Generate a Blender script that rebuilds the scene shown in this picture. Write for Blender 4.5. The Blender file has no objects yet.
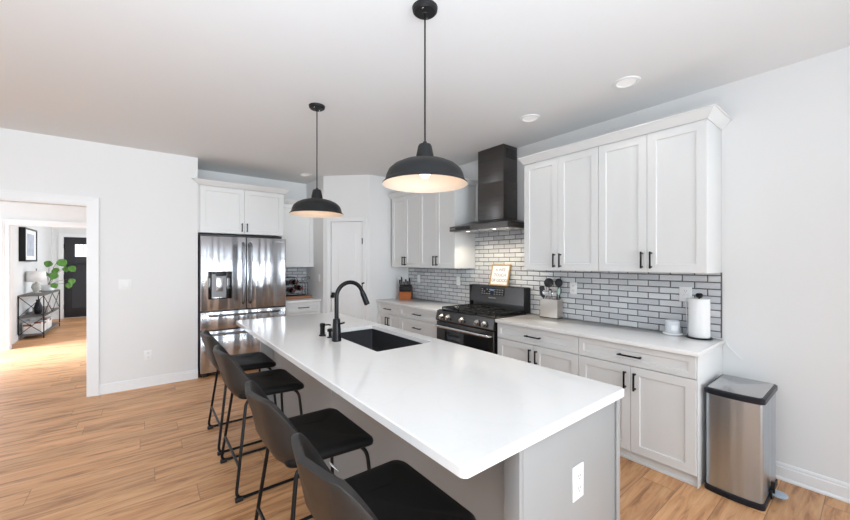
import bpy, bmesh, math, random
from mathutils import Vector, Matrix
random.seed(7)
C = bpy.context.scene.collection
scene = bpy.context.scene
PI = math.pi

# ------------------------------------------------------------------ camera, world, lights, exposure
H = 1.48
cam = bpy.data.cameras.new('camera')
cam.sensor_width = 36.0
cam.lens = 36.0 * 357.0 / 850.0
cam.shift_y = 2.0 / 850.0
cam.clip_start = 0.02
camo = bpy.data.objects.new('camera', cam)
camo.location = (0, 0, H)
camo.rotation_euler = (PI / 2, 0, math.radians(-38.1))
C.objects.link(camo)
scene.camera = camo

scene.view_settings.view_transform = 'Standard'
scene.view_settings.look = 'None'
scene.view_settings.gamma = 1.0
scene.view_settings.use_curve_mapping = False
scene.view_settings.exposure = 0.03

w = bpy.data.worlds.new('World')
scene.world = w
w.use_nodes = True
w.node_tree.nodes['Background'].inputs[0].default_value = (0.86, 0.93, 1.0, 1)
w.node_tree.nodes['Background'].inputs[1].default_value = 1.2


def area(name, loc, rot, sx, sy, power, col=(1, 1, 1), spread=180):
    l = bpy.data.lights.new(name, 'AREA')
    l.shape = 'RECTANGLE'
    l.size = sx
    l.size_y = sy
    l.energy = power
    l.color = col
    l.spread = math.radians(spread)
    o = bpy.data.objects.new(name, l)
    o.location = loc
    o.rotation_euler = rot
    C.objects.link(o)
    return o


DAY = (0.84, 0.968, 1.105)
# daylight through the rear windows (behind the camera) and the glazed side wall
REAR_WIN = [(-2.75, 1.0, 42), (-1.25, 1.0, 42), (0.55, 1.0, 84), (2.0, 0.55, 30), (2.85, 0.4, 18)]
for i, (x, wd, pw) in enumerate(REAR_WIN):
    area('daylight_rear', (x, -3.35, 1.35), (PI / 2 + 0.10, 0, 0), wd, 2.5, pw * 0.52, (0.90, 0.975, 1.05), 85)
SIDE_WIN = [(-1.8, 1.7), (0.6, 1.7), (3.0, 1.7)]
for i, (y, wd) in enumerate(SIDE_WIN):
    area('daylight_side', (-3.75, y, 1.2), (PI / 2 + 0.35, 0, -PI / 2), wd, 2.1, 6, DAY)
# added fill light behind the camera, aimed up to brighten the ceiling
area('ceiling_fill', (-0.85, -0.8, 0.6), (PI, 0, 0), 2.4, 2.4, 156, (0.80, 0.967, 1.135), 150)
# added fill lights for the next room and entry hall, no windows modelled
area('next_room_fill', (-3.5, 7.3, 1.5), (PI / 2, 0, -PI / 2), 2.6, 2.0, 55, DAY)
area('hall_fill', (0.32, 11.2, 1.5), (PI / 2, 0, PI / 2), 2.6, 2.0, 45, (0.90, 0.98, 1.06))
area('hall_floor_fill', (-3.45, 8.55, 2.1), (math.radians(50), 0, -PI / 2), 1.5, 1.0, 75, (0.80, 0.97, 1.22), 60)


# ------------------------------------------------------------------ materials
def nmat(name):
    m = bpy.data.materials.new(name)
    m.use_nodes = True
    nt = m.node_tree
    b = nt.nodes['Principled BSDF']
    return m, nt, b


def mat(name, col, rough=0.5, metal=0.0, var=0.03, scale=12.0, bump=0.0, bscale=200.0, coat=0.0, spec=0.5, emit=None, estr=0.0, trans=0.0, stretch=(1, 1, 1)):
    m, nt, b = nmat(name)
    tc = nt.nodes.new('ShaderNodeTexCoord')
    mp = nt.nodes.new('ShaderNodeMapping')
    mp.inputs['Scale'].default_value = stretch
    nt.links.new(tc.outputs['Object'], mp.inputs['Vector'])
    n = nt.nodes.new('ShaderNodeTexNoise')
    n.inputs['Scale'].default_value = scale
    n.inputs['Detail'].default_value = 3
    nt.links.new(mp.outputs[0], n.inputs['Vector'])
    mx = nt.nodes.new('ShaderNodeMix')
    mx.data_type = 'RGBA'
    mx.inputs[6].default_value = tuple(max(0, c * (1 - var)) for c in col) + (1,)
    mx.inputs[7].default_value = tuple(min(1, c * (1 + var)) for c in col) + (1,)
    nt.links.new(n.outputs['Fac'], mx.inputs[0])
    nt.links.new(mx.outputs[2], b.inputs['Base Color'])
    b.inputs['Roughness'].default_value = rough
    b.inputs['Metallic'].default_value = metal
    b.inputs['Coat Weight'].default_value = coat
    b.inputs['Specular IOR Level'].default_value = spec
    if trans:
        b.inputs['Transmission Weight'].default_value = trans
    if emit:
        b.inputs['Emission Color'].default_value = tuple(emit) + (1,)
        b.inputs['Emission Strength'].default_value = estr
    if bump:
        n2 = nt.nodes.new('ShaderNodeTexNoise')
        n2.inputs['Scale'].default_value = bscale
        n2.inputs['Detail'].default_value = 4
        nt.links.new(mp.outputs[0], n2.inputs['Vector'])
        bp = nt.nodes.new('ShaderNodeBump')
        bp.inputs['Strength'].default_value = bump
        bp.inputs['Distance'].default_value = 0.01
        nt.links.new(n2.outputs['Fac'], bp.inputs['Height'])
        nt.links.new(bp.outputs[0], b.inputs['Normal'])
    return m


M = {}
M['wall'] = mat('wall_paint', (0.80, 0.80, 0.79), 0.75, var=0.006, scale=2, bump=0.03, bscale=260)
M['rear_dark'] = mat('reflection_dark_paint', (0.055, 0.062, 0.078), 0.7, var=0.02)  # unseen rear wall, dark colour invented to put dark streaks in fridge reflections
M['ceiling'] = mat('ceiling_paint', (0.80, 0.80, 0.795), 0.85, var=0.006, scale=2, bump=0.04, bscale=220)
M['trim'] = mat('trim_paint', (0.84, 0.84, 0.835), 0.4, var=0.006)
M['cabinet'] = mat('cabinet_paint', (0.76, 0.76, 0.745), 0.38, var=0.008)
M['island'] = mat('island_paint', (0.32, 0.32, 0.315), 0.42, var=0.012)
M['black'] = mat('matte_black_metal', (0.006, 0.006, 0.007), 0.30, 0.0, var=0.1, spec=0.24)
M['pendant'] = mat('pendant_black', (0.014, 0.0145, 0.015), 0.45, 0.0, var=0.1, spec=0.25)
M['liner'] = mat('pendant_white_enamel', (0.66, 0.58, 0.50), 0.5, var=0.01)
M['leather'] = mat('black_leather', (0.007, 0.007, 0.007), 0.45, var=0.25, scale=30, bump=0.25, bscale=420, spec=0.16)
M['leather_back'] = mat('charcoal_leather', (0.019, 0.0165, 0.015), 0.40, var=0.3, scale=18, bump=0.3, bscale=420, spec=0.45)
M['plastic_white'] = mat('white_plastic', (0.86, 0.86, 0.85), 0.35, var=0.004)
M['slot'] = mat('outlet_slot_grey', (0.25, 0.25, 0.25), 0.6)
M['navy'] = mat('dark_rim_plastic', (0.010, 0.012, 0.019), 0.35, var=0.1, spec=0.35)
M['blackplastic'] = mat('black_plastic', (0.008, 0.008, 0.009), 0.4, var=0.1, spec=0.35)
M['blackgloss'] = mat('black_glass', (0.006, 0.006, 0.007), 0.06, var=0.05)
M['iron'] = mat('cast_iron', (0.02, 0.02, 0.02), 0.26, 0.35, var=0.3, scale=60, bump=0.2, bscale=300)
M['chrome'] = mat('satin_chrome', (0.72, 0.72, 0.72), 0.22, 1.0, var=0.05)
M['paper'] = mat('paper', (0.88, 0.88, 0.87), 0.8, var=0.01, scale=80, bump=0.15, bscale=120)
M['frame_oak'] = mat('oak_frame', (0.48, 0.30, 0.11), 0.5, var=0.2, scale=20)
M['ink'] = mat('grey_ink', (0.23, 0.22, 0.21), 0.8)
M['block_wood'] = mat('orange_wood', (0.42, 0.115, 0.022), 0.35, var=0.3, scale=14, stretch=(1, 1, 6))
M['block_dark'] = mat('red_brown_wood', (0.12, 0.022, 0.010), 0.4, var=0.3, scale=14)
M['board'] = mat('wood_board', (0.36, 0.16, 0.08), 0.5, var=0.2, scale=20)
M['red'] = mat('wine_foil_red', (0.22, 0.02, 0.015), 0.3, var=0.2)
M['wineglass'] = mat('dark_bottle_glass', (0.012, 0.010, 0.008), 0.08)
M['leaf'] = mat('leaf_green', (0.085, 0.24, 0.03), 0.4, var=0.5, scale=9)
M['stem'] = mat('stem_brown', (0.12, 0.11, 0.05), 0.6)
M['shade'] = mat('lamp_shade_white', (0.85, 0.85, 0.84), 0.8, var=0.01)
M['doorblack'] = mat('entry_door_dark', (0.020, 0.020, 0.024), 0.45, var=0.05)
M['leather_tan'] = mat('tan_leather', (0.28, 0.10, 0.045), 0.5, var=0.2)
M['greybox'] = mat('grey_box', (0.42, 0.39, 0.37), 0.7)
M['shelfwood'] = mat('dark_grey_shelf', (0.13, 0.12, 0.115), 0.5, var=0.2)
M['bulb'] = mat('lit_bulb', (1, 0.9, 0.75), 0.4, emit=(1.0, 0.72, 0.42), estr=4.0)
M['lens'] = mat('downlight_lens', (0.85, 0.85, 0.84), 0.5, emit=(1, 0.97, 0.92), estr=0.22)
M['hoodlens'] = mat('hood_lamp', (1, 1, 1), 0.4, emit=(1, 0.92, 0.78), estr=2.0)
M['doorglass'] = mat('daylit_leaded_glass', (0.8, 0.85, 0.9), 0.2, emit=(0.93, 0.97, 1.0), estr=0.9)
M['display'] = mat('display_blue', (0.05, 0.08, 0.12), 0.2, emit=(0.25, 0.45, 0.75), estr=0.35)
M['legend'] = mat('panel_legend_white', (0.45, 0.45, 0.46), 0.4)
M['silicone'] = mat('dark_grey_silicone', (0.022, 0.024, 0.028), 0.5)
M['green'] = mat('pale_green_plastic', (0.42, 0.62, 0.52), 0.4)
M['enamel'] = mat('black_enamel', (0.008, 0.008, 0.008), 0.3, var=0.1)
M['recess_grey'] = mat('dispenser_recess_grey', (0.27, 0.27, 0.28), 0.35, var=0.03)
M['cup'] = mat('white_ceramic', (0.84, 0.84, 0.84), 0.25, var=0.005)
M['wax'] = mat('candle_glass_white', (0.74, 0.76, 0.79), 0.25, var=0.01)
M['pedal'] = mat('blue_grey_pedal', (0.36, 0.43, 0.52), 0.35)
M['photo'] = mat('grey_blue_print', (0.45, 0.50, 0.58), 0.6, var=0.5, scale=6)
M['sink'] = mat('black_composite_sink', (0.026, 0.026, 0.029), 0.36, var=0.1, scale=60, spec=0.55)


ANISO = 0.0


def steel(name, col, rough, streak=0.25, waviness=0.0, wscale=2.0, wstretch=(1, 1, 0.15), fine=(140, 140, 2)):
    """brushed steel: fine vertical brushing in the roughness, optional soft waviness in the normal"""
    m, nt, b = nmat(name)
    tc = nt.nodes.new('ShaderNodeTexCoord')
    mp = nt.nodes.new('ShaderNodeMapping')
    mp.inputs['Scale'].default_value = fine
    nt.links.new(tc.outputs['Object'], mp.inputs['Vector'])
    n = nt.nodes.new('ShaderNodeTexNoise')
    n.inputs['Scale'].default_value = 1.0
    n.inputs['Detail'].default_value = 2
    nt.links.new(mp.outputs[0], n.inputs['Vector'])
    r = nt.nodes.new('ShaderNodeMapRange')
    r.inputs[3].default_value = rough * (1 - streak)
    r.inputs[4].default_value = rough * (1 + streak)
    nt.links.new(n.outputs['Fac'], r.inputs[0])
    nt.links.new(r.outputs[0], b.inputs['Roughness'])
    mx = nt.nodes.new('ShaderNodeMix')
    mx.data_type = 'RGBA'
    mx.inputs[6].default_value = tuple(c * 0.93 for c in col) + (1,)
    mx.inputs[7].default_value = tuple(min(1, c * 1.07) for c in col) + (1,)
    nt.links.new(n.outputs['Fac'], mx.inputs[0])
    nt.links.new(mx.outputs[2], b.inputs['Base Color'])
    b.inputs['Metallic'].default_value = 1.0
    if waviness:
        mp2 = nt.nodes.new('ShaderNodeMapping')
        mp2.inputs['Scale'].default_value = wstretch
        nt.links.new(tc.outputs['Object'], mp2.inputs['Vector'])
        n2 = nt.nodes.new('ShaderNodeTexNoise')
        n2.inputs['Scale'].default_value = wscale
        n2.inputs['Detail'].default_value = 1.0
        nt.links.new(mp2.outputs[0], n2.inputs['Vector'])
        bp = nt.nodes.new('ShaderNodeBump')
        bp.inputs['Strength'].default_value = 1.0
        bp.inputs['Distance'].default_value = waviness
        nt.links.new(n2.outputs['Fac'], bp.inputs['Height'])
        nt.links.new(bp.outputs[0], b.inputs['Normal'])
    return m


M['fridge'] = steel('fridge_stainless', (0.58, 0.60, 0.635), 0.24, waviness=0.06, wscale=6.0, wstretch=(1.5, 1.5, 0.10), fine=(500, 500, 3))
fb = M['fridge'].node_tree.nodes['Principled BSDF']
fb.inputs['Anisotropic'].default_value = 0.93
fb.inputs['Anisotropic Rotation'].default_value = ANISO
ft = M['fridge'].node_tree.nodes.new('ShaderNodeCombineXYZ')
ft.inputs[0].default_value = 1.0
M['fridge'].node_tree.links.new(ft.outputs[0], fb.inputs['Tangent'])
M['fridge_side'] = mat('fridge_side_dark', (0.018, 0.018, 0.022), 0.4, 0.3)
M['can'] = steel('can_stainless', (0.48, 0.53, 0.575), 0.33, streak=0.12, waviness=0.012, wscale=5.0, wstretch=(1.8, 1.8, 0.04), fine=(700, 700, 4))
M['blacksteel'] = steel('black_stainless', (0.13, 0.122, 0.118), 0.28, streak=0.1, fine=(3, 3, 700))
M['range_steel'] = steel('range_black_stainless', (0.085, 0.082, 0.080), 0.26, streak=0.1, fine=(3, 3, 700))
M['dark_handle'] = steel('dark_handle_steel', (0.22, 0.22, 0.235), 0.22, fine=(300, 300, 4))
M['handle_steel'] = steel('handle_steel', (0.55, 0.55, 0.56), 0.24, fine=(4, 4, 4))
M['holder'] = steel('holder_stainless', (0.60, 0.55, 0.50), 0.3, streak=0.1, fine=(3, 700, 700))


def quartz():
    m, nt, b = nmat('white_quartz')
    g = nt.nodes.new('ShaderNodeNewGeometry')
    n = nt.nodes.new('ShaderNodeTexNoise')
    n.inputs['Scale'].default_value = 1.7
    n.inputs['Detail'].default_value = 6
    n.inputs['Distortion'].default_value = 1.6
    nt.links.new(g.outputs['Position'], n.inputs['Vector'])
    cr = nt.nodes.new('ShaderNodeValToRGB')
    cr.color_ramp.elements[0].position = 0.475
    cr.color_ramp.elements[0].color = (0.85, 0.835, 0.815, 1)
    cr.color_ramp.elements[1].position = 0.50
    cr.color_ramp.elements[1].color = (0.835, 0.82, 0.80, 1)
    e = cr.color_ramp.elements.new(0.525)
    e.color = (0.85, 0.835, 0.815, 1)
    nt.links.new(n.outputs['Fac'], cr.inputs[0])
    nt.links.new(cr.outputs[0], b.inputs['Base Color'])
    b.inputs['Roughness'].default_value = 0.10
    return m


M['quartz'] = quartz()


def wood_floor():
    m, nt, b = nmat('wood_plank_floor')
    N = nt.nodes.new
    L = nt.links.new
    g = N('ShaderNodeNewGeometry')
    sx = N('ShaderNodeSeparateXYZ')
    L(g.outputs['Position'], sx.inputs[0])

    def mth(op, a, bb=None, c=None):
        n = N('ShaderNodeMath')
        n.operation = op
        for i, v in enumerate((a, bb, c)):
            if v is None:
                continue
            if isinstance(v, (int, float)):
                n.inputs[i].default_value = v
            else:
                L(v, n.inputs[i])
        return n.outputs[0]
    W_, LEN = 0.2, 1.35
    ry = mth('DIVIDE', mth('ADD', sx.outputs['Y'], -0.0134), W_)
    row = mth('FLOOR', ry)
    fy = mth('FRACT', ry)
    wn = N('ShaderNodeTexWhiteNoise')
    wn.noise_dimensions = '1D'
    L(row, wn.inputs['W'])
    rx = mth('ADD', mth('DIVIDE', sx.outputs['X'], LEN), wn.outputs['Value'])
    col = mth('FLOOR', rx)
    fx = mth('FRACT', rx)
    cb = N('ShaderNodeCombineXYZ')
    L(row, cb.inputs[0])
    L(col, cb.inputs[1])
    wn2 = N('ShaderNodeTexWhiteNoise')
    wn2.noise_dimensions = '3D'
    L(cb.outputs[0], wn2.inputs['Vector'])
    pid = wn2.outputs['Value']
    # grain
    cg = N('ShaderNodeCombineXYZ')
    L(mth('ADD', mth('MULTIPLY', sx.outputs['X'], 1.0), mth('MULTIPLY', pid, 37.0)), cg.inputs[0])
    L(mth('MULTIPLY', sx.outputs['Y'], 9.0), cg.inputs[1])
    L(mth('MULTIPLY', pid, 11.0), cg.inputs[2])
    n1 = N('ShaderNodeTexNoise')
    n1.inputs['Scale'].default_value = 2.2
    n1.inputs['Detail'].default_value = 7
    n1.inputs['Roughness'].default_value = 0.62
    n1.inputs['Distortion'].default_value = 0.7
    L(cg.outputs[0], n1.inputs['Vector'])
    cg2 = N('ShaderNodeCombineXYZ')
    L(mth('ADD', mth('MULTIPLY', sx.outputs['X'], 2.2), mth('MULTIPLY', pid, 91.0)), cg2.inputs[0])
    L(mth('MULTIPLY', sx.outputs['Y'], 70.0), cg2.inputs[1])
    n2 = N('ShaderNodeTexNoise')
    n2.inputs['Scale'].default_value = 1.6
    n2.inputs['Detail'].default_value = 4
    L(cg2.outputs[0], n2.inputs['Vector'])
    cr = N('ShaderNodeValToRGB')
    els = cr.color_ramp.elements
    els[0].position = 0.32
    els[0].color = (0.30, 0.130, 0.052, 1)
    els[1].position = 0.64
    els[1].color = (0.73, 0.415, 0.205, 1)
    e = els.new(0.47)
    e.color = (0.615, 0.312, 0.142, 1)
    L(n1.outputs['Fac'], cr.inputs[0])
    # plank to plank variation and fine grain
    v = mth('MULTIPLY', mth('ADD', mth('MULTIPLY', pid, 0.26), 0.87), mth('ADD', mth('MULTIPLY', n2.outputs['Fac'], 0.34), 0.83))
    mul = N('ShaderNodeMix')
    mul.data_type = 'RGBA'
    mul.blend_type = 'MULTIPLY'
    mul.inputs[0].default_value = 1
    L(cr.outputs[0], mul.inputs[6])
    cv = N('ShaderNodeCombineColor')
    L(v, cv.inputs[0])
    L(v, cv.inputs[1])
    L(v, cv.inputs[2])
    L(cv.outputs[0], mul.inputs[7])
    # knots
    ck = N('ShaderNodeCombineXYZ')
    L(mth('MULTIPLY', sx.outputs['X'], 1.1), ck.inputs[0])
    L(mth('MULTIPLY', sx.outputs['Y'], 2.6), ck.inputs[1])
    vo = N('ShaderNodeTexVoronoi')
    vo.inputs['Scale'].default_value = 1.5
    L(ck.outputs[0], vo.inputs['Vector'])
    kn = N('ShaderNodeMapRange')
    kn.inputs[1].default_value = 0.02
    kn.inputs[2].default_value = 0.10
    kn.inputs[3].default_value = 0.45
    kn.inputs[4].default_value = 0.0
    L(vo.outputs['Distance'], kn.inputs[0])
    mk = N('ShaderNodeMix')
    mk.data_type = 'RGBA'
    L(kn.outputs[0], mk.inputs[0])
    L(mul.outputs[2], mk.inputs[6])
    mk.inputs[7].default_value = (0.13, 0.06, 0.03, 1)
    # seams
    s1 = mth('MINIMUM', fy, mth('SUBTRACT', 1.0, fy))
    s2 = mth('MULTIPLY', mth('MINIMUM', fx, mth('SUBTRACT', 1.0, fx)), LEN / W_)
    s = mth('MINIMUM', s1, s2)
    sm = N('ShaderNodeMapRange')
    sm.inputs[1].default_value = 0.004
    sm.inputs[2].default_value = 0.013
    sm.inputs[3].default_value = 0.62
    sm.inputs[4].default_value = 0.0
    L(s, sm.inputs[0])
    ms = N('ShaderNodeMix')
    ms.data_type = 'RGBA'
    L(sm.outputs[0], ms.inputs[0])
    L(mk.outputs[2], ms.inputs[6])
    ms.inputs[7].default_value = (0.09, 0.05, 0.03, 1)
    L(ms.outputs[2], b.inputs['Base Color'])
    rr = N('ShaderNodeMapRange')
    rr.inputs[3].default_value = 0.36
    rr.inputs[4].default_value = 0.52
    L(n2.outputs['Fac'], rr.inputs[0])
    L(rr.outputs[0], b.inputs['Roughness'])
    bp = N('ShaderNodeBump')
    bp.inputs['Strength'].default_value = 0.12
    bp.inputs['Distance'].default_value = 0.004
    L(n2.outputs['Fac'], bp.inputs['Height'])
    L(bp.outputs[0], b.inputs['Normal'])
    return m


M['floor'] = wood_floor()


def tile(name, axis, off):
    """glossy grey running-bond tiles 165 x 53 mm with dark grout"""
    m, nt, b = nmat(name)
    N = nt.nodes.new
    L = nt.links.new
    g = N('ShaderNodeNewGeometry')
    s = N('ShaderNodeSeparateXYZ')
    L(g.outputs['Position'], s.inputs[0])
    cb = N('ShaderNodeCombineXYZ')
    L(s.outputs[axis], cb.inputs[0])
    L(s.outputs['Z'], cb.inputs[1])
    mp = N('ShaderNodeMapping')
    mp.inputs['Location'].default_value = (-off + 1.65 * 10, -0.9 + 0.53 * 4, 0)
    L(cb.outputs[0], mp.inputs['Vector'])
    br = N('ShaderNodeTexBrick')
    br.offset = 0.5
    br.inputs['Scale'].default_value = 1.0
    br.inputs['Brick Width'].default_value = 0.165
    br.inputs['Row Height'].default_value = 0.053
    br.inputs['Mortar Size'].default_value = 0.0032
    br.inputs['Mortar Smooth'].default_value = 0.0
    br.inputs['Bias'].default_value = 0.0
    br.inputs['Color1'].default_value = (0.54, 0.55, 0.575, 1)
    br.inputs['Color2'].default_value = (0.69, 0.70, 0.71, 1)
    br.inputs['Mortar'].default_value = (0.09, 0.09, 0.09, 1)
    L(mp.outputs[0], br.inputs['Vector'])
    L(br.outputs['Color'], b.inputs['Base Color'])
    br2 = N('ShaderNodeTexBrick')
    br2.offset = 0.5
    br2.inputs['Scale'].default_value = 1.0
    br2.inputs['Brick Width'].default_value = 0.165
    br2.inputs['Row Height'].default_value = 0.053
    br2.inputs['Mortar Size'].default_value = 0.009
    br2.inputs['Mortar Smooth'].default_value = 1.0
    L(mp.outputs[0], br2.inputs['Vector'])
    bp = N('ShaderNodeBump')
    bp.invert = True
    bp.inputs['Strength'].default_value = 0.9
    bp.inputs['Distance'].default_value = 0.006
    L(br2.outputs['Fac'], bp.inputs['Height'])
    L(bp.outputs[0], b.inputs['Normal'])
    r = N('ShaderNodeMapRange')
    r.inputs[3].default_value = 0.09
    r.inputs[4].default_value = 0.8
    L(br.outputs['Fac'], r.inputs[0])
    L(r.outputs[0], b.inputs['Roughness'])
    return m


M['tile_y'] = tile('grey_glass_tile_y', 'Y', 0.739)
M['tile_x'] = tile('grey_glass_tile_x', 'X', 1.60)


# ------------------------------------------------------------------ mesh helpers
class MB:
    def __init__(self):
        self.bm = bmesh.new()

    def box(self, x0, x1, y0, y1, z0, z1, bev=0.0, seg=2):
        bm = self.bm
        vs = [bm.verts.new((x, y, z)) for z in (z0, z1) for (x, y) in ((x0, y0), (x1, y0), (x1, y1), (x0, y1))]
        fs = [bm.faces.new([vs[i] for i in f]) for f in ((3, 2, 1, 0), (4, 5, 6, 7), (0, 1, 5, 4), (1, 2, 6, 5), (2, 3, 7, 6), (3, 0, 4, 7))]
        if bev:
            es = list({e for f in fs for e in f.edges})
            bmesh.ops.bevel(bm, geom=es, offset=bev, segments=seg, affect='EDGES', profile=0.5)
        return self

    def cyl(self, p0, p1, r, seg=16, r1=None):
        return self.tube([p0, p1], r, seg, r_end=r1)

    def tube(self, pts, r, seg=12, r_end=None, closed=False):
        bm = self.bm
        pts = [Vector(p) for p in pts]
        n = len(pts)
        tang = []
        for i in range(n):
            if closed:
                t = (pts[(i + 1) % n] - pts[i - 1])
            elif i == 0:
                t = pts[1] - pts[0]
            elif i == n - 1:
                t = pts[-1] - pts[-2]
            else:
                t = (pts[i + 1] - pts[i]).normalized() + (pts[i] - pts[i - 1]).normalized()
            tang.append(t.normalized())
        up = Vector((0, 0, 1)) if abs(tang[0].z) < 0.9 else Vector((1, 0, 0))
        nrm = tang[0].cross(up).normalized()
        rings = []
        for i in range(n):
            if i:
                q = tang[i - 1].rotation_difference(tang[i])
                nrm = (q @ nrm).normalized()
            bn = tang[i].cross(nrm).normalized()
            rad = r if r_end is None else r + (r_end - r) * i / (n - 1)
            rings.append([bm.verts.new(pts[i] + (nrm * math.cos(a) + bn * math.sin(a)) * rad) for a in [2 * PI * k / seg for k in range(seg)]])
        m = n if closed else n - 1
        for i in range(m):
            A, B = rings[i], rings[(i + 1) % n]
            for k in range(seg):
                bm.faces.new((A[k], A[(k + 1) % seg], B[(k + 1) % seg], B[k]))
        if not closed:
            bm.faces.new(rings[0][::-1])
            bm.faces.new(rings[-1])
        return self

    def lathe(self, prof, seg=48, c=(0, 0), cap=True):
        bm = self.bm
        rings = []
        for (r, z) in prof:
            if r < 1e-6:
                rings.append([bm.verts.new((c[0], c[1], z))])
            else:
                rings.append([bm.verts.new((c[0] + r * math.cos(2 * PI * k / seg), c[1] + r * math.sin(2 * PI * k / seg), z)) for k in range(seg)])
        for A, B in zip(rings, rings[1:]):
            for k in range(seg):
                k2 = (k + 1) % seg
                if len(A) == 1 and len(B) == 1:
                    continue
                if len(A) == 1:
                    bm.faces.new((A[0], B[k2], B[k]))
                elif len(B) == 1:
                    bm.faces.new((A[k], A[k2], B[0]))
                else:
                    bm.faces.new((A[k], A[k2], B[k2], B[k]))
        if cap:
            if len(rings[0]) > 1:
                bm.faces.new(rings[0][::-1])
            if len(rings[-1]) > 1:
                bm.faces.new(rings[-1])
        return self

    def prism(self, poly, z0, z1, bev=0.0):
        """polygon in xy extruded in z"""
        bm = self.bm
        a = [bm.verts.new((x, y, z0)) for x, y in poly]
        b = [bm.verts.new((x, y, z1)) for x, y in poly]
        n = len(poly)
        fs = [bm.faces.new(a[::-1]), bm.faces.new(b)]
        for i in range(n):
            fs.append(bm.faces.new((a[i], a[(i + 1) % n], b[(i + 1) % n], b[i])))
        if bev:
            es = list({e for f in fs[:2] for e in f.edges})
            bmesh.ops.bevel(bm, geom=es, offset=bev, segments=2, affect='EDGES', profile=0.5)
        return self

    def rings(self, ringlist, cap0=True, cap1=True):
        """loft between rings of equal point count (3d points)"""
        bm = self.bm
        R = [[bm.verts.new(p) for p in r] for r in ringlist]
        n = len(R[0])
        for A, B in zip(R, R[1:]):
            for k in range(n):
                bm.faces.new((A[k], A[(k + 1) % n], B[(k + 1) % n], B[k]))
        if cap0:
            bm.faces.new(R[0][::-1])
        if cap1:
            bm.faces.new(R[-1])
        return self

    def grid(self, P):
        bm = self.bm
        V = [[bm.verts.new(p) for p in row] for row in P]
        for i in range(len(V) - 1):
            for j in range(len(V[0]) - 1):
                bm.faces.new((V[i][j], V[i][j + 1], V[i + 1][j + 1], V[i + 1][j]))
        return self

    def panel(self, x0, x1, z0, z1, y, th=0.02, rail=0.062, rec=0.009, ch=0.0015):
        """shaker panel in the xz plane, front at y, thickness back to y+th"""
        bm = self.bm

        def rect(a, yy):
            return [bm.verts.new(p) for p in ((x0 + a, yy, z0 + a), (x1 - a, yy, z0 + a), (x1 - a, yy, z1 - a), (x0 + a, yy, z1 - a))]
        R = [rect(0, y + th), rect(0, y + ch), rect(ch, y), rect(rail, y), rect(rail + 0.004, y + rec)]
        bm.faces.new(R[0])
        for A, B in zip(R, R[1:]):
            for k in range(4):
                bm.faces.new((A[k], A[(k + 1) % 4], B[(k + 1) % 4], B[k]))
        bm.faces.new(R[-1])
        return self

    def build(self, name, m, parent=None, smooth=35, kind=None, sub=0, solid=0):
        bm = self.bm
        bmesh.ops.recalc_face_normals(bm, faces=bm.faces)
        me = bpy.data.meshes.new(name)
        bm.to_mesh(me)
        bm.free()
        if smooth:
            for p in me.polygons:
                p.use_smooth = True
            me.set_sharp_from_angle(angle=math.radians(smooth))
        me.materials.append(m)
        o = bpy.data.objects.new(name, me)
        C.objects.link(o)
        if parent:
            o.parent = parent
        if kind:
            o['kind'] = kind
        if solid:
            md = o.modifiers.new('solid', 'SOLIDIFY')
            md.thickness = abs(solid)
            md.offset = 1 if solid > 0 else -1
        if sub:
            md = o.modifiers.new('sub', 'SUBSURF')
            md.levels = sub
            md.render_levels = sub
        return o


def thing(name, label, cat, loc=(0, 0, 0), rz=0.0, group=None):
    o = bpy.data.objects.new(name, None)
    o.empty_display_size = 0.05
    o.location = loc
    o.rotation_euler = (0, 0, rz)
    C.objects.link(o)
    o['label'] = label
    o['category'] = cat
    if group:
        o['group'] = group
    return o


def tag(o, label, cat, group=None):
    o['label'] = label
    o['category'] = cat
    if group:
        o['group'] = group
    return o


def dup(root, loc, rz=0.0, label=None):
    r = root.copy()
    C.objects.link(r)
    r.location = loc
    r.rotation_euler = (0, 0, rz)
    if label:
        r['label'] = label
    for ch in list(root.children):
        c = ch.copy()
        C.objects.link(c)
        c.parent = r
        for g in ch.children:
            d = g.copy()
            C.objects.link(d)
            d.parent = c
    return r


def struct(name, mb, m, loc=None, rz=0.0, smooth=35):
    o = mb.build(name, m, None, smooth, 'structure')
    if loc:
        o.location = loc
    o.rotation_euler = (0, 0, rz)
    return o


def fillet(pts, r, n=6):
    pts = [Vector(p) for p in pts]
    out = [pts[0]]
    for i in range(1, len(pts) - 1):
        a, b, c = pts[i - 1], pts[i], pts[i + 1]
        d1 = (a - b).normalized()
        d2 = (c - b).normalized()
        rr = min(r, (a - b).length * 0.49, (c - b).length * 0.49)
        p, q = b + d1 * rr, b + d2 * rr
        for k in range(n + 1):
            t = k / n
            out.append(p * (1 - t) ** 2 + b * 2 * t * (1 - t) + q * t * t)
    out.append(pts[-1])
    return out


def rrect(x0, x1, y0, y1, r, n=5):
    P = []
    for (cx, cy, a0) in ((x1 - r, y1 - r, 0), (x0 + r, y1 - r, PI / 2), (x0 + r, y0 + r, PI), (x1 - r, y0 + r, 1.5 * PI)):
        for k in range(n + 1):
            a = a0 + (PI / 2) * k / n
            P.append((cx + r * math.cos(a), cy + r * math.sin(a)))
    return P


def text(name, s, size, m, parent, mtx, spacing=1.0):
    cu = bpy.data.curves.new(name, 'FONT')
    cu.body = s
    cu.size = size
    cu.align_x = 'CENTER'
    cu.align_y = 'CENTER'
    cu.extrude = 0.0004
    cu.space_character = spacing
    t = bpy.data.objects.new(name, cu)
    C.objects.link(t)
    bpy.context.view_layer.update()
    me = bpy.data.meshes.new_from_object(t)
    bpy.data.objects.remove(t)
    me.transform(mtx)
    me.materials.clear()
    me.materials.append(m)
    o = bpy.data.objects.new(name, me)
    C.objects.link(o)
    o.parent = parent
    return o


FRONT = Matrix.Rotation(PI / 2, 4, 'X')     # text lying in xz, read from -y

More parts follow.
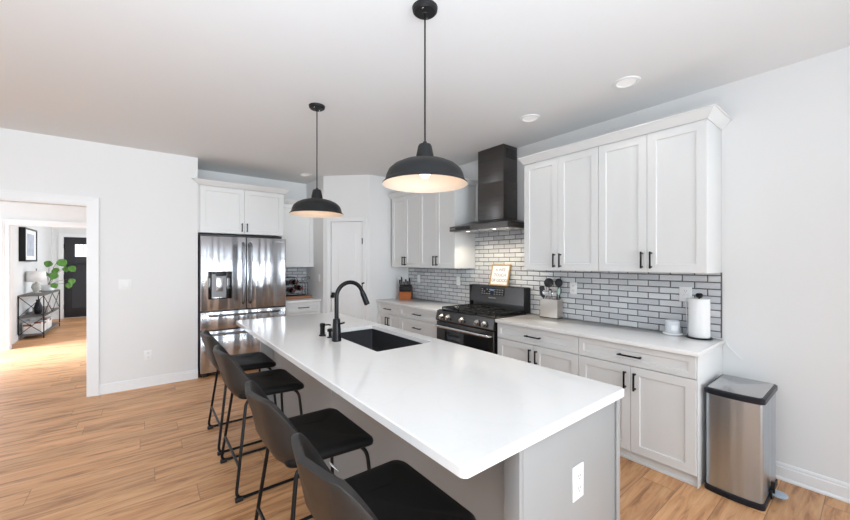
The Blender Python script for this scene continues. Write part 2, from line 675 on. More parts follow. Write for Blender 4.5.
# ------------------------------------------------------------------ the room
XW, YL, YB, CZ = 3.42, 5.38, 6.05, 2.81
XL, YR = -3.6, -3.2
struct('floor', MB().box(-3.8, 3.6, -3.4, 13.5, -0.05, 0), M['floor'])
struct('ceiling', MB().box(-3.8, 3.6, -3.4, 13.5, CZ, CZ + 0.1), M['ceiling'])
struct('wall_right', MB().box(XW, XW + 0.12, -3.4, 6.2, 0, CZ), M['wall'])
struct('wall_back', MB().box(0.41, 3.42, YB, YB + 0.12, 0, CZ), M['wall'])
# wall with the doorway
DX0, DX1, DH = -2.1, -0.494, 2.108
wl = MB()
wl.box(DX1, 0.53, YL, YL + 0.12, 0, CZ)
wl.box(DX0, DX1, YL, YL + 0.12, DH, CZ)
wl.box(-3.8, DX0, YL, YL + 0.12, 0, CZ)
wl.box(0.41, 0.53, YL + 0.12, YB, 0, CZ)
struct('wall_left', wl, M['wall'])
# corner pantry
P1, P2 = Vector((2.17, 5.318)), Vector((2.693, 4.79))
struct('wall_pantry_side', MB().box(2.17, 2.25, 5.318, YB, 0, CZ), M['wall'])
struct('wall_pantry_front', MB().box(2.693, XW, 4.79, 4.87, 0, CZ), M['wall'])
PD = (P2 - P1).length
PA = math.atan2(P2.y - P1.y, P2.x - P1.x)
wd = MB()
wd.box(0, 0.12, 0, 0.08, 0, CZ)
wd.box(0.632, PD, 0, 0.08, 0, CZ)
wd.box(0.12, 0.632, 0, 0.08, 2.10, CZ)
struct('wall_pantry_diagonal', wd, M['wall'], (P1.x, P1.y, 0), PA)

# rear wall with windows, glazed side wall (both behind the camera)
wr = MB()
xs = [-3.8] + [v for x, wdt, _ in REAR_WIN for v in (x - wdt / 2, x + wdt / 2)] + [3.42]
for a, b in zip(xs[::2], xs[1::2]):
    wr.box(a, b, YR - 0.12, YR, 0, CZ)
for x, wdt, _ in REAR_WIN:
    wr.box(x - wdt / 2, x + wdt / 2, YR - 0.12, YR, 0, 0.1)
    wr.box(x - wdt / 2, x + wdt / 2, YR - 0.12, YR, 2.6, CZ)
struct('wall_rear', wr, M['rear_dark'])
wsd = MB()
ys = [-3.4] + [v for y, wdt in SIDE_WIN for v in (y - wdt / 2, y + wdt / 2)] + [YL]
for a, b in zip(ys[::2], ys[1::2]):
    wsd.box(XL - 0.12, XL, a, b, 0, CZ)
for y, wdt in SIDE_WIN:
    wsd.box(XL - 0.12, XL, y - wdt / 2, y + wdt / 2, 0, 0.15)
    wsd.box(XL - 0.12, XL, y - wdt / 2, y + wdt / 2, 2.25, CZ)
struct('wall_side', wsd, M['wall'])
k = 0
for x, wdt, _ in REAR_WIN:
    k += 1
    f = MB()
    for a, b in ((x - wdt / 2, x - wdt / 2 + 0.05), (x + wdt / 2 - 0.05, x + wdt / 2), (x - 0.02, x + 0.02)):
        f.box(a, b, YR - 0.08, YR - 0.03, 0.1, 2.6)
    for a, b in ((0.1, 0.15), (2.55, 2.6)):
        f.box(x - wdt / 2 + 0.05, x + wdt / 2 - 0.05, YR - 0.078, YR - 0.032, a, b)
    struct('window_%d' % k, f, M['trim'])
for y, wdt in SIDE_WIN:
    k += 1
    f = MB()
    for a, b in ((y - wdt / 2, y - wdt / 2 + 0.06), (y + wdt / 2 - 0.06, y + wdt / 2), (y - 0.04, y + 0.04)):
        f.box(XL - 0.08, XL - 0.03, a, b, 0.15, 2.25)
    for a, b in ((0.15, 0.22), (2.19, 2.25)):
        f.box(XL - 0.078, XL - 0.032, y - wdt / 2 + 0.06, y + wdt / 2 - 0.06, a, b)
    struct('window_%d' % k, f, M['trim'])

# rooms beyond the doorway
YH, YD = 9.08, 13.2
struct('wall_next_room_left', MB().box(-3.8, -3.68, YL + 0.12, YH, 0, CZ), M['wall'])
struct('wall_next_room_right', MB().box(0.41, 0.53, YB + 0.12, 13.5, 0, CZ), M['wall'])
hw = MB()
hw.box(-3.8, -1.81, YH, YH + 0.12, 0, CZ)
hw.box(-1.81, 0.3, YH, YH + 0.12, 2.115, CZ)
hw.box(0.3, 0.41, YH, YH + 0.12, 0, CZ)
struct('wall_hall_opening', hw, M['wall'])
struct('wall_hall_left', MB().box(-2.02, -1.90, YH + 0.12, YD, 0, CZ), M['wall'])
he = MB()
he.box(-2.02, -1.68, YD, YD + 0.12, 0, CZ)
he.box(-1.68, -0.76, YD, YD + 0.12, 2.14, CZ)
he.box(-0.76, 0.41, YD, YD + 0.12, 0, CZ)
struct('wall_hall_end', he, M['wall'])


def casing(mb, x0, x1, y, top, wdt=0.09, th=0.024, legs=(1, 1), z0=0.0):
    """door casing on a wall whose face is at y (front = -y); stepped profile"""
    for t, a, b in ((th * 0.7, 0, wdt * 0.55), (th, wdt * 0.55, wdt * 0.82), (th * 1.35, wdt * 0.82, wdt)):
        if legs[0]:
            mb.box(x0 - b, x0 - a, y - t, y, z0, top + a)
        if legs[1]:
            mb.box(x1 + a, x1 + b, y - t, y, z0, top + a)
        mb.box(x0 - b if legs[0] else x0, x1 + b if legs[1] else x1, y - t, y, top + a, top + b)
    return mb


t1 = casing(MB(), DX0, DX1, YL, DH)
t1.box(DX1 - 0.012, DX1, YL - 0.004, YL + 0.125, 0, DH - 0.012)
t1.box(DX0, DX0 + 0.012, YL - 0.004, YL + 0.125, 0, DH - 0.012)
t1.box(DX0, DX1, YL - 0.004, YL + 0.125, DH - 0.012, DH)
struct('trim_1', t1, M['trim'])
t2 = casing(MB(), -1.81, 0.3, YH, 2.115)
t2.box(-1.81, -1.80, YH - 0.003, YH + 0.123, 0, 2.105)
t2.box(-1.81, 0.3, YH - 0.003, YH + 0.123, 2.105, 2.115)
struct('trim_2', t2, M['trim'])
struct('trim_3', casing(MB(), 0.12, 0.632, 0, 2.10, 0.058, 0.016), M['trim'], (P1.x, P1.y, 0), PA)
struct('trim_4', casing(MB(), -1.68, -0.76, YD, 2.14), M['trim'])


def base_profile(th=0.015, h=0.112):
    return [(0, 0), (th + 0.009, 0), (th + 0.009, 0.010), (th + 0.004, 0.018), (th, 0.020), (th, h * 0.74), (th - 0.004, h * 0.80), (th - 0.004, h * 0.9), (th - 0.009, h), (0, h)]


def baseboard(mb, p0, p1, nrm):
    """run along the floor from p0 to p1; nrm = direction out of the wall"""
    pr = base_profile()
    A = [mb.bm.verts.new((p0[0] + nrm[0] * d, p0[1] + nrm[1] * d, z)) for d, z in pr]
    B = [mb.bm.verts.new((p1[0] + nrm[0] * d, p1[1] + nrm[1] * d, z)) for d, z in pr]
    n = len(pr)
    for i in range(n):
        mb.bm.faces.new((A[i], A[(i + 1) % n], B[(i + 1) % n], B[i]))
    mb.bm.faces.new(A)
    mb.bm.faces.new(B[::-1])
    return mb


struct('baseboard_right', baseboard(MB(), (XW, -3.2), (XW, 0.733), (-1, 0)), M['trim'], smooth=20)
struct('baseboard_left', baseboard(MB(), (DX1 + 0.09, YL), (0.53, YL), (0, -1)), M['trim'], smooth=20)
struct('baseboard_hall', baseboard(MB(), (-1.90, YH + 0.12), (-1.90, YD), (1, 0)), M['trim'], smooth=20)
struct('baseboard_hall_end', baseboard(MB(), (-1.90, YD), (-1.77, YD), (0, -1)), M['trim'], smooth=20)

# pantry door
d = MB()
d.panel(0.124, 0.628, 0.008, 2.096, 0.022, 0.035, 0.10, 0.0, 0.001)
door = d.build('door_1', M['trim'], None, 20, 'structure')
door.location = (P1.x, P1.y, 0)
door.rotation_euler = (0, 0, PA)
d = MB()
for z0, z1 in ((0.96, 1.93), (0.17, 0.84)):
    d.panel(0.235, 0.517, z0, z1, 0.020, 0.004, 0.010, -0.002, 0.003)
d.build('door_panel', M['trim'], door, 20)
for z in (1.80, 1.1, 0.25):
    h = MB().box(0.612, 0.634, 0.004, 0.022, z - 0.045, z + 0.045, 0.002).cyl((0.631, 0.002, z - 0.045), (0.631, 0.002, z + 0.045), 0.006, 10)
    h.build('hinge', M['black'], door)
kb = MB().box(0.128, 0.190, 0.008, 0.022, 0.93, 1.01, 0.003)
kb.cyl((0.16, 0.015, 0.955), (0.16, -0.02, 0.955), 0.011, 14)
kb.lathe([(0.0, 0), (0.02, 0.0), (0.027, 0.012), (0.024, 0.03), (0.0, 0.034)], 20)
ko = kb.build('door_knob', M['black'], door)
ko.data.materials.append(M['black'])
# move the lathed knob head onto its spindle
for v in ko.data.vertices:
    if abs(v.co.x) < 0.03 and abs(v.co.y) < 0.03 and v.co.z < 0.04:
        x, y, z = v.co
        v.co = (0.16 + x, -0.015 - z, 0.955 + y)

# entry door at the end of the hall
d = MB()
d.box(-1.675, -0.765, YD + 0.02, YD + 0.06, 0.012, 2.135, 0.002)
door2 = d.build('door_2', M['doorblack'], None, 35, 'structure')
d = MB()
for a, b, z0, z1 in ((-1.56, -0.88, 1.42, 1.44), (-1.56, -0.88, 1.40, 1.405), (-1.53, -1.26, 0.25, 1.28), (-1.18, -0.91, 0.25, 1.28)):
    d.panel(a, b, z0, z1, YD + 0.012, 0.01, 0.006, -0.003, 0.002)
d.build('door_panel', M['doorblack'], door2)
MB().box(-1.465, -0.975, YD + 0.010, YD + 0.022, 1.62, 1.95).build('door_glass', M['doorglass'], door2)
ld = MB()
for i in range(1, 6):
    x = -1.465 + 0.49 * i / 6
    ld.box(x - 0.003, x + 0.003, YD + 0.005, YD + 0.011, 1.62, 1.95)
for i in range(1, 4):
    z = 1.62 + 0.33 * i / 4
    ld.box(-1.465, -0.975, YD + 0.006, YD + 0.0105, z - 0.003, z + 0.003)
ld.tube([(-1.22 + 0.1 * math.cos(a), YD + 0.008, 1.785 + 0.1 * math.sin(a)) for a in [2 * PI * i / 24 for i in range(24)]], 0.004, 6, closed=True)
ld.build('leading', M['slot'], door2)
for z in (0.3, 1.1, 1.9):
    MB().box(-1.69, -1.665, YD + 0.002, YD + 0.02, z - 0.06, z + 0.06).build('hinge', M['black'], door2)


# ------------------------------------------------------------------ cabinets
def bar_pull(parent, x, z, y, length, vertical, proj=0.032):
    r = 0.0055
    b = MB()
    if vertical:
        b.box(x - r, x + r, y - proj - r, y - proj + r, z - length / 2, z + length / 2, 0.0015)
        for s in (-1, 1):
            zz = z + s * (length / 2 - 0.012)
            b.box(x - r, x + r, y - proj, y, zz - r, zz + r)
    else:
        b.box(x - length / 2, x + length / 2, y - proj - r, y - proj + r, z - r, z + r, 0.0015)
        for s in (-1, 1):
            xx = x + s * (length / 2 - 0.012)
            b.box(xx - r, xx + r, y - proj, y, z - r, z + r)
    return b.build('handle', M['black'], parent)


G = 0.0015


def base_cabinet(name, label, loc, rz, wdt, depth, doors=2, drawers=False, top=0.868, toe=0.03, endtrim=False, group='white base cabinets'):
    """local: x along the run, front of doors at y=0, body back to depth"""
    t = thing(name, label, 'cabinet', loc, rz, group)
    MB().box(0.0005, wdt - 0.0005, 0.021, depth, 0.075, top, 0.001).build('carcass', M['cabinet'], t)
    k = MB()
    k.box(0.001, wdt - 0.001, toe + 0.008, toe + 0.03, 0, 0.0745)
    k.box(0.001, wdt - 0.001, toe - 0.004, toe + 0.008, 0, 0.02, 0.003)
    k.build('toe_kick', M['cabinet'], t)
    dz0, dz1 = 0.714, 0.862
    f = MB().panel(G, wdt - G, dz0, dz1, 0, 0.02, 0.042).build('drawer', M['cabinet'], t, 20)
    bar_pull(f, wdt / 2, (dz0 + dz1) / 2, 0, 0.165, False)
    if drawers:
        for z0, z1 in ((0.40, 0.708), (0.08, 0.394)):
            f = MB().panel(G, wdt - G, z0, z1, 0, 0.02, 0.058).build('drawer', M['cabinet'], t, 20)
            bar_pull(f, wdt / 2, z1 - 0.10, 0, 0.165, False)
    elif doors == 2:
        for s in (0, 1):
            a, b = (G, wdt / 2 - G) if s == 0 else (wdt / 2 + G, wdt - G)
            f = MB().panel(a, b, 0.08, 0.708, 0, 0.02, 0.060).build('door', M['cabinet'], t, 20)
            bar_pull(f, (b - 0.032) if s == 0 else (a + 0.032), 0.605, 0, 0.13, True)
    else:
        f = MB().panel(G, wdt - G, 0.08, 0.708, 0, 0.02, 0.060).build('door', M['cabinet'], t, 20)
        bar_pull(f, 0.035, 0.605, 0, 0.13, True)
    return t


def upper_cabinet(name, label, loc, rz, wdt, depth, z0, z1, doors=2, group='white wall cabinets', inset=0.0, hlen=0.13):
    t = thing(name, label, 'cabinet', loc, rz, group)
    MB().box(0.0005, wdt - 0.0005, 0.021, depth, z0, z1, 0.001).build('carcass', M['cabinet'], t)
    n = doors
    x0, x1 = inset, wdt - inset
    for s in range(n):
        a = x0 + (x1 - x0) * s / n + G
        b = x0 + (x1 - x0) * (s + 1) / n - G
        f = MB().panel(a, b, z0 + 0.003, z1 - 0.004, 0, 0.02, 0.060).build('door', M['cabinet'], t, 20)
        hx = (b - 0.030) if (s == 0 and n == 2) else (a + 0.030)
        if n == 1:
            hx = a + 0.030
        bar_pull(f, hx, z0 + 0.03 + hlen / 2, 0, hlen, True)
    return t


RZ = -PI / 2   # right wall: local x -> -Y, local y -> +X
XF = 2.825
# right-hand base run
base_cabinet('base_cabinet', 'white base cabinet with one wide drawer over two doors, beside the steel bin', (XF, 1.5435, 0), RZ, 1.5435 - 0.739, XW - 0.003 - XF)
MB().box(XF + 0.012, XW - 0.003, 0.7325, 0.7385, 0.0, 0.868, 0.0015).build('end_panel', M['cabinet'], bpy.data.objects['base_cabinet']).matrix_parent_inverse = Matrix.Identity(4)
o = bpy.data.objects['end_panel']
o.parent = bpy.data.objects['base_cabinet']
o.matrix_parent_inverse = (Matrix.Translation((XF, 1.5435, 0)) @ Matrix.Rotation(RZ, 4, 'Z')).inverted()
base_cabinet('base_cabinet', 'white base cabinet with drawer and two doors, between the range and the end cabinet', (XF, 2.408, 0), RZ, 2.408 - 1.5445, XW - 0.003 - XF)
# left-hand base run
base_cabinet('base_cabinet', 'white three-drawer base cabinet on the far side of the range', (XF, 4.176, 0), RZ, 4.176 - 3.345, XW - 0.003 - XF, drawers=True)
base_cabinet('base_cabinet', 'white base cabinet under the knife block, against the pantry wall', (XF, 4.786, 0), RZ, 4.786 - 4.178, XW - 0.003 - XF)
# beside the fridge
YF = 5.42
base_cabinet('base_cabinet', 'white base cabinet below the wine rack, between fridge and pantry', (1.622, YF, 0), 0, 2.167 - 1.622, YB - 0.003 - YF, doors=1)

# worktops
CT0, CT1 = 0.869, 0.90
ct = MB().box(2.793, XW - 0.011, 0.718, 2.412, CT0, CT1, 0.003).build('worktop', M['quartz'])
tag(ct, 'white stone worktop carrying the utensil holder and paper towels', 'countertop', 'white stone worktops')
ct = MB().box(2.793, XW - 0.011, 3.341, 4.786, CT0, CT1, 0.003).build('worktop', M['quartz'])
tag(ct, 'white stone worktop under the knife block, left of the range', 'countertop', 'white stone worktops')
ct = MB().box(1.618, 2.167, YF - 0.03, YB - 0.011, CT0, CT1, 0.003).build('worktop', M['quartz'])
tag(ct, 'short stone worktop under the wine rack beside the fridge', 'countertop', 'white stone worktops')

# backsplash tiles
bs = MB()
bs.box(XW - 0.010, XW - 0.0005, 0.741, 4.788, 0.901, 1.397)
bs.box(XW - 0.010, XW - 0.0005, 2.252, 3.281, 1.397, 1.90)
o = bs.build('backsplash', M['tile_y'])
tag(o, 'grey glossy running-bond tile backsplash along the range wall', 'backsplash')
sb = MB().box(XW - 0.012, XW - 0.0006, 0.734, 0.7405, 0.901, 1.40).build('edge_strip', M['blacksteel'], o)
sb['label'] = 'dark metal edge strip'
o = MB().box(1.60, 2.168, YB - 0.010, YB - 0.0005, 0.901, 1.397).build('backsplash', M['tile_x'])
tag(o, 'small tiled backsplash behind the wine rack', 'backsplash')

# wall cabinets
UX = 3.05
upper_cabinet('wall_cabinet', 'two-door white wall cabinet above the paper towels, nearest the room', (UX, 1.4885, 0), RZ, 1.4885 - 0.737, XW - 0.003 - UX, 1.40, 2.47)
upper_cabinet('wall_cabinet', 'two-door white wall cabinet above the utensil holder, right of the hood', (UX, 2.249, 0), RZ, 2.249 - 1.4895, XW - 0.003 - UX, 1.40, 2.47)
upper_cabinet('wall_cabinet', 'two-door white wall cabinet immediately left of the range hood', (UX, 4.015, 0), RZ, 4.015 - 3.285, XW - 0.003 - UX, 1.40, 2.47)
upper_cabinet('wall_cabinet', 'two-door white wall cabinet above the knife block, by the pantry wall', (UX, 4.733, 0), RZ, 4.733 - 4.017, XW - 0.003 - UX, 1.40, 2.47)
upper_cabinet('wall_cabinet', 'short two-door white cabinet above the refrigerator', (0.54, 5.37, 0), 0, 1.600 - 0.54, YB - 0.003 - 5.37, 1.86, 2.47, inset=0.012, hlen=0.115)
upper_cabinet('wall_cabinet', 'single-door white wall cabinet between the fridge cabinet and the pantry', (1.61, 5.71, 0), 0, 2.167 - 1.61, YB - 0.003 - 5.71, 1.40, 2.39, doors=1)


def crown(label, runs, z0, h=0.065, out=0.062):
    """sloped crown moulding: polyline of front points with outward mitred offsets (lists of (inner xy, outer xy))"""
    mb = MB()
    R = []
    for (ix, iy), (ox, oy) in runs:
        f = lambda t: (ix + (ox - ix) * t, iy + (oy - iy) * t)
        pts = []
        for t, z in ((0.0, z0), (0.10, z0), (0.16, z0 + h * 0.12), (0.55, z0 + h * 0.50), (0.85, z0 + h * 0.86), (1.0, z0 + h * 0.88), (1.0, z0 + h), (0.0, z0 + h)):
            a = f(t)
            pts.append((a[0], a[1], z))
        R.append(pts)
    mb.rings(R)
    o = mb.build('crown_moulding', M['cabinet'], None, 25)
    return tag(o, label, 'moulding', 'cabinet crown mouldings')


e = 0.062
xw = XW - 0.003
crown('white crown moulding on the wall cabinets above the paper towels', [((xw, 0.737), (xw, 0.737 - e)), ((UX, 0.737), (UX - e, 0.737 - e)), ((UX, 2.249), (UX - e, 2.249 + e * 0.6)), ((xw, 2.249), (xw, 2.249 + e * 0.6))], 2.4705)
crown('white crown moulding on the wall cabinets above the knife block', [((xw, 3.285), (xw, 3.285 - e)), ((UX, 3.285), (UX - e, 3.285 - e)), ((UX, 4.733), (UX - e, 4.733 + e * 0.6)), ((xw, 4.733), (xw, 4.733 + e * 0.6))], 2.4705)
crown('white crown moulding on top of the fridge cabinet', [((0.55, 5.375), (0.55 - e * 1.4, 5.375)), ((0.55, 5.37), (0.55 - e * 1.4, 5.37 - e)), ((1.606, 5.37), (1.606 + e, 5.37 - e)), ((1.606, 6.04), (1.606 + e, 6.04))], 2.4705)
crown('small white crown moulding on the single-door cabinet beside the pantry', [((1.672, 5.71), (1.672, 5.71 - e)), ((2.166, 5.71), (2.166, 5.71 - e))], 2.3905)
fp = MB().box(0.5315, 0.5395, 5.372, 6.04, 1.86, 2.468).build('filler_panel', M['cabinet'])
tag(fp, 'narrow white filler strip at the left side of the fridge cabinet', 'panel')

# ------------------------------------------------------------------ refrigerator
FX0, FX1, FY = 0.552, 1.600, 5.295
fr = thing('refrigerator', 'stainless steel French-door refrigerator with water dispenser', 'refrigerator', (0, 0, 0))
MB().box(FX0 - 0.006, FX1 + 0.016, FY + 0.055, YB - 0.02, 0.03, 1.815, 0.004).build('body', M['fridge_side'], fr)
MB().box(FX0 - 0.004, FX1 - 0.05, FY + 0.03, FY + 0.30, 1.8155, 1.84, 0.003).build('hinge_cover', M['fridge_side'], fr)
for x in (FX0 + 0.06, FX1 - 0.06):
    MB().box(x - 0.03, x + 0.03, FY + 0.05, FY + 0.11, 0, 0.0295, 0.004).build('foot', M['blackplastic'], fr)
seam = 1.082


def fridge_slab(name, x0, x1, z0, z1, hole=None):
    """steel front with dark edges at the sides"""
    mb = MB()
    r = rrect(x0, x1, 0, 0.07, 0.012, 4)
    n = 14
    mb2 = MB()
    mb2.prism([(x, FY + y) for x, y in r], z0, z1, 0.003)
    return mb2.build(name, M['fridge'], fr, 30)


dl = fridge_slab('door', FX0, seam - 0.004, 0.852, 1.812)
dr = fridge_slab('door', seam + 0.004, FX1, 0.852, 1.812)
d1 = fridge_slab('drawer', FX0, FX1, 0.602, 0.836)
d2 = fridge_slab('drawer', FX0, FX1, 0.06, 0.588)
for dd, x in ((dl, 1.037), (dr, 1.127)):
    b = MB()
    b.tube(fillet([(x, FY, 0.925), (x, FY - 0.05, 0.945), (x, FY - 0.055, 1.10), (x, FY - 0.055, 1.60), (x, FY - 0.05, 1.715), (x, FY, 1.735)], 0.03), 0.015, 10)
    hd = b.build('handle', M['dark_handle'], dd)
for dd, z in ((d1, 0.79), (d2, 0.548)):
    b = MB()
    b.tube(fillet([(0.645, FY, z), (0.655, FY - 0.048, z), (0.80, FY - 0.055, z), (1.35, FY - 0.055, z), (1.497, FY - 0.048, z), (1.507, FY, z)], 0.03), 0.015, 10)
    b.build('handle', M['dark_handle'], dd)
# dispenser
dp = MB()
for a, b_, z0, z1 in ((0.633, 0.672, 1.0, 1.36), (0.838, 0.905, 1.0, 1.36), (0.672, 0.838, 1.325, 1.36), (0.672, 0.838, 1.0, 1.012)):
    dp.box(a, b_, FY - 0.006, FY - 0.0005, z0, z1, 0.001)
disp = dp.build('water_dispenser', M['blackgloss'], dl)
MB().box(0.672, 0.838, FY - 0.003, FY - 0.0004, 1.012, 1.325).build('recess', M['recess_grey'], disp)
c = MB().box(0.715, 0.835, FY - 0.03, FY - 0.003, 1.30, 1.345, 0.006)
c.build('spout', M['blackplastic'], disp)
MB().box(0.722, 0.80, FY - 0.02, FY - 0.004, 1.10, 1.28, 0.004).build('paddle', M['handle_steel'], disp)
MB().box(0.68, 0.832, FY - 0.03, FY - 0.002, 1.014, 1.028, 0.003).build('drip_tray', M['handle_steel'], disp)
text('logo', 'SAMSUNG', 0.026, M['plastic_white'], dr, Matrix.Translation((1.515, FY - 0.0012, 1.765)) @ FRONT)

# ------------------------------------------------------------------ island
IX0, IX1, IY0, IY1 = 0.706, 1.742, 0.722, 3.935
SX0, SX1, SY0, SY1 = 1.180, 1.640, 2.005, 2.880     # sink opening
isl = thing('kitchen_island', 'grey painted island cabinet with plain panels under the white countertop', 'island', (0, 0, 0))
BX0, BX1, BY0, BY1 = 1.035, 1.70, 0.765, 3.88
b = MB()
b.box(BX0, SX0 - 0.03, BY0, BY1, 0.0, 0.868)
b.box(SX1 + 0.025, BX1, BY0, BY1, 0.0, 0.868)
b.box(SX0 - 0.03, SX1 + 0.025, BY0, SY0 - 0.03, 0.0, 0.868)
b.box(SX0 - 0.03, SX1 + 0.025, SY1 + 0.03, BY1, 0.0, 0.868)
b.box(SX0 - 0.03, SX1 + 0.025, SY0 - 0.03, SY1 + 0.03, 0.0, 0.60)
b.build('carcass', M['island'], isl)
MB().box(1.005, 1.695, 0.744, 0.7645, 0.0, 0.868, 0.002).build('end_panel', M['island'], isl)
MB().box(1.679, 1.7125, 0.735, 0.7435, 0.0, 0.868, 0.002).build('corner_strip', M['island'], isl)
MB().box(0.985, 1.004, 0.744, 0.81, 0.0, 0.868, 0.002).build('corner_strip', M['island'], isl)
for y in (2.40,):
    MB().box(BX0 - 0.006, BX0 - 0.0005, y - 0.02, y + 0.02, 0.0, 0.868, 0.0015).build('seam_strip', M['island'], isl)
MB().box(0.915, BX0 - 0.001, 3.84, 3.88, 0.0, 0.868, 0.002).build('support_panel', M['island'], isl)
# countertop with the sink cut out
ic = MB()
bm = ic.bm
out = rrect(IX0, IX1, IY0, IY1, 0.022, 4)
inn = rrect(SX0, SX1, SY0, SY1, 0.012, 5)
for z, flip in ((CT1, False), (CT0, True)):
    pass


def ring_at(pts, z):
    return [bm.verts.new((x, y, z)) for x, y in pts]


def inset(pts, a, cx, cy):
    return [(x + (a if x < cx else -a), y + (a if y < cy else -a)) for x, y in pts]


ccx, ccy = (IX0 + IX1) / 2, (IY0 + IY1) / 2
o_top = ring_at(inset(out, 0.004, ccx, ccy), CT1)
o_t2 = ring_at(out, CT1 - 0.004)
o_b2 = ring_at(out, CT0 - 0.004)
o_bot = ring_at(inset(out, 0.004, ccx, ccy), CT0 - 0.008)
i_top = ring_at(inn, CT1)
i_bot = ring_at(inn, CT0)
n = len(out)
for A, B in ((o_top, o_t2), (o_t2, o_b2), (o_b2, o_bot)):
    for k in range(n):
        bm.faces.new((A[k], B[k], B[(k + 1) % n], A[(k + 1) % n]))
for k in range(len(inn)):
    bm.faces.new((i_top[k], i_bot[k], i_bot[(k + 1) % len(inn)], i_top[(k + 1) % len(inn)]))
# bridge outer and inner rings (both start at the +x+y corner)
def fill(O_, I_):
    no, ni = len(O_), len(I_)
    q_o, q_i = no // 4, ni // 4
    for c_ in range(4):
        Os = [O_[(c_ * q_o + j) % no] for j in range(q_o + 1)]
        Is = [I_[(c_ * q_i + j) % ni] for j in range(q_i + 1)]
        bm.faces.new(Os[:q_o] + Is[:q_i][::-1])
        bm.faces.new((Os[q_o - 1], Os[q_o], Is[q_i], Is[q_i - 1]))
fill(o_top, i_top)
io = ic.build('island_countertop', M['quartz'], None, 30)
# underside: separate simple lower skin is closed by the cabinet below
md = MB()
for a, b_, c_, d_ in ((IX0 + 0.004, SX0, IY0 + 0.004, IY1 - 0.004), (SX1, IX1 - 0.004, IY0 + 0.004, IY1 - 0.004), (SX0, SX1, IY0 + 0.004, SY0), (SX0, SX1, SY1, IY1 - 0.004)):
    md.box(a, b_, c_, d_, CT0, CT0 + 0.001)
md.build('underside', M['quartz'], io)
tag(io, 'long white stone island countertop with a sink cut out', 'countertop')

# sink bowl
sk = MB()
def rr3(x0, x1, y0, y1, r, z):
    return [(x, y, z) for x, y in rrect(x0, x1, y0, y1, r, 5)]
a = 0.006
sk.rings([rr3(SX0 - 0.025, SX1 + 0.02, SY0 - 0.025, SY1 + 0.025, 0.02, 0.867), rr3(SX0 - a, SX1 + a, SY0 - a, SY1 + a, 0.016, 0.867), rr3(SX0 - a, SX1 + a, SY0 - a, SY1 + a, 0.018, 0.70), rr3(SX0 + 0.01, SX1 - 0.01, SY0 + 0.01, SY1 - 0.01, 0.03, 0.665), rr3(SX0 + 0.2, SX1 - 0.2, SY0 + 0.4, SY1 - 0.4, 0.02, 0.658)], cap0=False)
so = thing('sink', 'black undermount single-bowl sink set in the island countertop', 'sink', (0, 0, 0))
bo = sk.build('basin', M['sink'], so, 30)
MB().lathe([(0.0, 0.0), (0.052, 0.0), (0.057, 0.004), (0.045, 0.008), (0.03, 0.006), (0.0, 0.006)], 28, (1.41, 2.46)).build('drain', M['chrome'], so).location = (0, 0, 0.659)

# faucet
fa = thing('faucet', 'matte black gooseneck pull-down faucet beside the island sink', 'faucet', (1.106, 2.463, 0.9005))
MB().lathe([(0.033, 0), (0.035, 0.003), (0.0335, 0.02), (0.0265, 0.155), (0.0245, 0.163), (0.017, 0.166)], 28).build('base', M['black'], fa)
pts = [(0, 0, 0.15), (0, 0, 0.32)]
R_ = 0.107
for i in range(0, 15):
    ang = PI - (PI * 0.90) * i / 14
    pts.append((R_ + R_ * math.cos(ang), 0, 0.32 + R_ * math.sin(ang)))
MB().tube(pts, 0.0155, 14).build('gooseneck', M['black'], fa)
ex, ez = pts[-1][0], pts[-1][2]
dx, dz = pts[-1][0] - pts[-2][0], pts[-1][2] - pts[-2][2]
ln = math.hypot(dx, dz)
dx, dz = dx / ln, dz / ln
MB().tube([(ex, 0, ez), (ex + dx * 0.015, 0, ez + dz * 0.015), (ex + dx * 0.02, 0, ez + dz * 0.02), (ex + dx * 0.11, 0, ez + dz * 0.11)], 0.0175, 16, r_end=0.022).build('spray_head', M['black'], fa)
MB().cyl((ex - 0.002, 0, ez + 0.06), (ex + 0.018, 0, ez + 0.065), 0.006, 8).build('spray_dock', M['black'], fa)
MB().tube([(0, -0.02, 0.128), (0.012, -0.045, 0.132), (0.024, -0.078, 0.142)], 0.0065, 10).build('lever', M['black'], fa)
sd = thing('soap_dispenser', 'small black pump soap dispenser on the island left of the faucet', 'soap dispenser', (1.097, 2.705, 0.9005))
MB().lathe([(0.027, 0), (0.027, 0.008), (0.019, 0.012), (0.0185, 0.07), (0.021, 0.074), (0.021, 0.095), (0.012, 0.1)], 24).build('pump_body', M['black'], sd)
MB().tube([(0.0, 0, 0.083), (0.05, -0.01, 0.083), (0.062, -0.012, 0.078)], 0.0055, 8).build('nozzle', M['black'], sd)
aw = thing('air_switch', 'small black push button between the soap dispenser and the faucet', 'button', (1.118, 2.605, 0.9005))
MB().lathe([(0.022, 0), (0.022, 0.006), (0.013, 0.008)], 24).build('collar', M['black'], aw)
MB().lathe([(0.012, 0.008), (0.012, 0.045), (0.022, 0.047), (0.022, 0.066), (0.014, 0.07)], 20).build('button', M['black'], aw)


